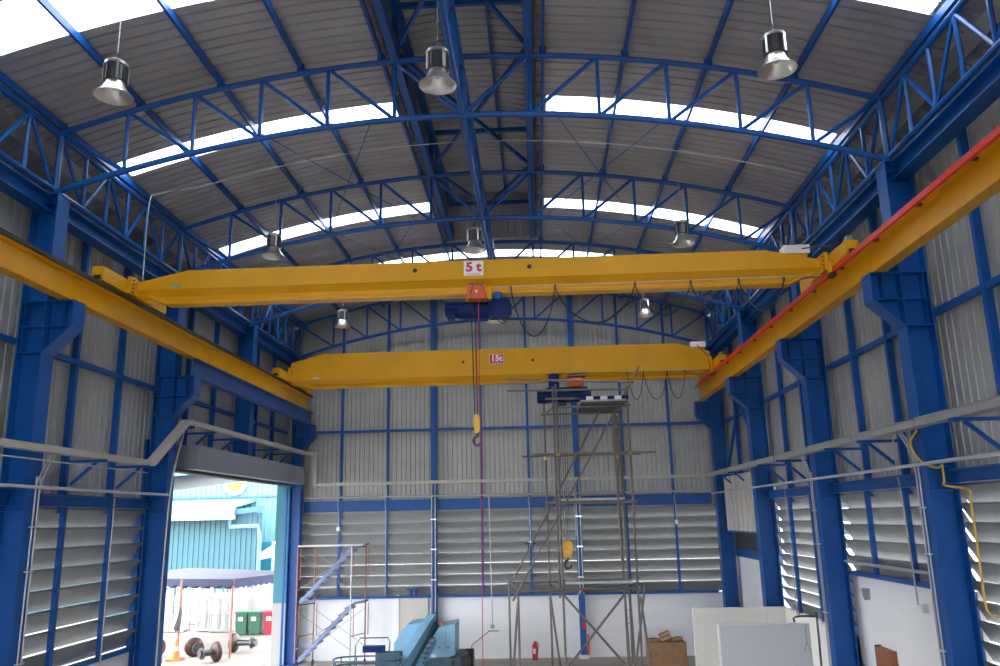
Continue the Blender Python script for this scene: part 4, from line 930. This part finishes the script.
MB().add([A2, B2, D2, C2, T1_, T2_], [(0, 1, 4), (1, 2, 5, 4), (2, 3, 5), (3, 0, 4, 5)]).build('tent_roof', TENT, tn)
for P, Q in ((A2, B2), (A2, C2)):
    v = []; f = []; n = 36 if (Q-P).length > 4 else 24
    for i in range(n+1):
        e = P.lerp(Q, i/n); v += [e, e-Vector((0, 0, 0.22+0.07*abs(math.sin(i*math.pi/3))))]
    for i in range(n): f.append((2*i, 2*i+1, 2*i+3, 2*i+2))
    MB().add(v, f).build('valance', TENT, tn)
    v2 = [Vector(q)+Vector((0.06, 0.10, -0.06)) for q in v]
    MB().add(v2, f).build('valance_lining', TENTD, tn)
p1 = pt(178, 640, Y=29.8)
for x, y, top in ((A_.x, A_.y+0.1, A2.z), (p1.x, 29.8, A2.z), (C_.x-0.2, C_.y-0.1, A2.z)):
    tubeobj('tent_pole', [(x, y, -0.02), (x, y, top)], 0.045, RUST, tn, 8)
tag(MB().prism([(p1.x-0.13, 1.0), (p1.x-0.05, 0.9), (p1.x+0.05, 1.0), (p1.x+0.12, 1.55), (p1.x+0.08, 1.75), (p1.x-0.03, 1.3)], 'y', 29.64, 29.75).build('hanging_bag', BLACK), 'black cloth bag hanging on the tent pole', 'bag')
# cone and white bundle
cx, cyy = pt(175, 660, Z=0).x, pt(175, 660, Z=0).y
cn = thing('traffic_cone', (cx, cyy, 0), 'orange and white traffic cone standing by the tent pole', 'cone')
MB().box(cx-0.24, cx+0.24, cyy-0.24, cyy+0.24, -0.02, 0.05).build('cone_base', ORANGE, cn); MB().lathe([(0.17, 0.05), (0.11, 0.3)], (cx, cyy, 0), 20).build('cone_lower', ORANGE, cn, True); MB().lathe([(0.11, 0.3), (0.08, 0.45)], (cx, cyy, 0), 20).build('white_band', WHT, cn, True); MB().lathe([(0.08, 0.45), (0.03, 0.68), (0.001, 0.69)], (cx, cyy, 0), 20).build('cone_tip', ORANGE, cn, True)
v = MB()
v.lathe([(0.001, 0), (0.16, 0), (0.2, 0.08), (0.17, 0.2), (0.08, 0.26), (0.001, 0.28)], (cx-0.42, cyy-0.5, -0.02), 14)
tag(v.build('white_sack', WHT, None, True), 'crumpled white sack lying behind the traffic cone', 'sack')
# wheel-ended reels lying on the yard
def reel(x, y, ang, r, label, shaft=1.0):
    t = thing('axle_reel', (x, y, 0), label, 'axle')
    d = Vector((math.cos(ang), math.sin(ang), 0)); rot = Matrix.Rotation(ang, 4, 'Z')
    def part(prof, off, nm, m, z=r):
        b = MB().lathe(prof, (0, 0, 0), 24, 'x'); q = Matrix.Translation((x, y, z-0.02)) @ rot @ Matrix.Translation((off, 0, 0))
        b.v = [tuple(q @ Vector(p)) for p in b.v]; return b.build(nm, m, t, True)
    part([(0.001, 0), (r*0.9, 0), (r, 0.04), (r, 0.12), (r*0.9, 0.16), (r*0.35, 0.22), (0.001, 0.22)], 0, 'wheel_disc', REEL)
    part([(0.001, 0), (0.11, 0), (0.09, shaft*0.8), (0.13, shaft*0.82), (0.13, shaft), (0.001, shaft)], 0.2, 'axle_shaft', STEEL)
    part([(0.001, 0), (0.2, 0), (0.2, 0.06), (0.001, 0.06)], 0.2+shaft*0.75, 'end_flange', STEEL)
q = pt(193, 656, Z=0); reel(q.x, q.y, -0.9, 0.33, 'maroon wheel axle lying just past the traffic cone', 0.5)
q = pt(218, 661, Z=0); reel(q.x, q.y, -2.3, 0.33, 'maroon wheel axle lying between the tent poles, close to the pole', 0.5)
q = pt(231.5, 652, Z=0); reel(q.x, q.y, -0.1, 0.34, 'maroon wheel axle with a long shaft lying below the green bins', 0.75)
q = pt(159, 657, Z=0); reel(q.x, q.y, 2.8, 0.33, 'maroon wheel axle half hidden by the doorway column')
# bins
def bin_(px0, px1, m, label):
    Y = 35.6; x0, x1 = x5(px0, 630, Y), x5(px1, 630, Y); xc = (x0+x1)/2; hw = (x1-x0)/2
    t = thing('wheelie_bin', (xc, Y+0.3, 0), label, 'bin')
    z1 = 0.86
    vs = [(xc-hw*0.86, Y+0.06, 0.0), (xc+hw*0.86, Y+0.06, 0.0), (xc+hw*0.86, Y+0.6, 0.0), (xc-hw*0.86, Y+0.6, 0.0), (xc-hw, Y, z1), (xc+hw, Y, z1), (xc+hw, Y+0.7, z1), (xc-hw, Y+0.7, z1)]
    MB().add(vs, [(0,1,2,3),(4,5,6,7),(0,1,5,4),(1,2,6,5),(2,3,7,6),(3,0,4,7)]).build('body', m, t)
    MB().box(xc-hw-0.02, xc+hw+0.02, Y-0.03, Y+0.72, z1, z1+0.07).build('lid', m, t)
    for s in (-1, 1): MB().cyl((xc+s*hw*0.8-0.03, Y+0.62, 0.09), 0.1, 0.06, 14, 'x').build('wheel', BLACK, t)
    MB().box(xc-hw*0.5, xc+hw*0.3, Y+0.01, Y+0.02, 0.55, 0.75).build('white_sticker', SIGNW, t)
bin_(234.5, 246, GREEN, 'green wheeled bin next to the gas cylinder racks'); bin_(247.5, 259.5, GREEN, 'green wheeled bin next to the red bin'); bin_(262.5, 275, BINR, 'red wheeled bin beside the outside pillar')
# gas cylinder racks
def rack(px0, px1, n, Y, label):
    x0, x1 = x5(px0, 625, Y), x5(px1, 625, Y)
    t = thing('cylinder_rack', ((x0+x1)/2, Y, 0), label, 'rack')
    for x in (x0, x1):
        for y in (Y, Y+0.7): tubeobj('rack_post', [(x, y, 0), (x, y, 1.95)], 0.04, WHT, t, 6)
    for z in (0.1, 0.7, 1.35, 1.9):
        for y in (Y, Y+0.7): tubeobj('rack_rail', [(x0, y, z), (x1, y, z)], 0.03, WHT, t, 6)
    MB().box(x0-0.05, x1+0.05, Y-0.05, Y+0.75, 0.02, 0.08).build('rack_base', TRAY, t)
    for i in range(n):
        x = x0+(x1-x0)*(i+0.5)/n
        MB().lathe([(0.001, 0.08), (0.12, 0.08), (0.125, 0.12), (0.125, 1.45), (0.08, 1.6), (0.04, 1.64), (0.04, 1.75), (0.001, 1.75)], (x, Y+0.35, 0), 14).build('gas_cylinder', WHT if i % 2 else CREAM, t, True)
rack(160, 168, 2, 36.8, 'white gas cylinder rack half hidden by the doorway column'); rack(171, 183, 3, 36.8, 'white gas cylinder rack behind the hanging black bag')
rack(186, 196, 3, 39.5, 'white gas cylinder rack set further back between the others'); rack(198, 209, 3, 36.9, 'narrow cream gas cylinder rack behind the maroon axles'); rack(211, 230, 5, 36.6, 'wide white gas cylinder rack beside the green bin')
rack(232, 243, 3, 39.0, 'pale gas cylinder rack partly behind the green bins')
tag(MB().box(x5(245, 600, 39), x5(268, 600, 39), 40, 41.2, 0, 1.75).box(x5(247, 600, 40), x5(266, 600, 40), 39.97, 40, 0.2, 1.55).build('white_tank_cabinet', WHT), 'white cabinet standing behind the bins against the warehouse', 'cabinet')

for o in bpy.data.objects:
    if '_o' in o: del o['_o']
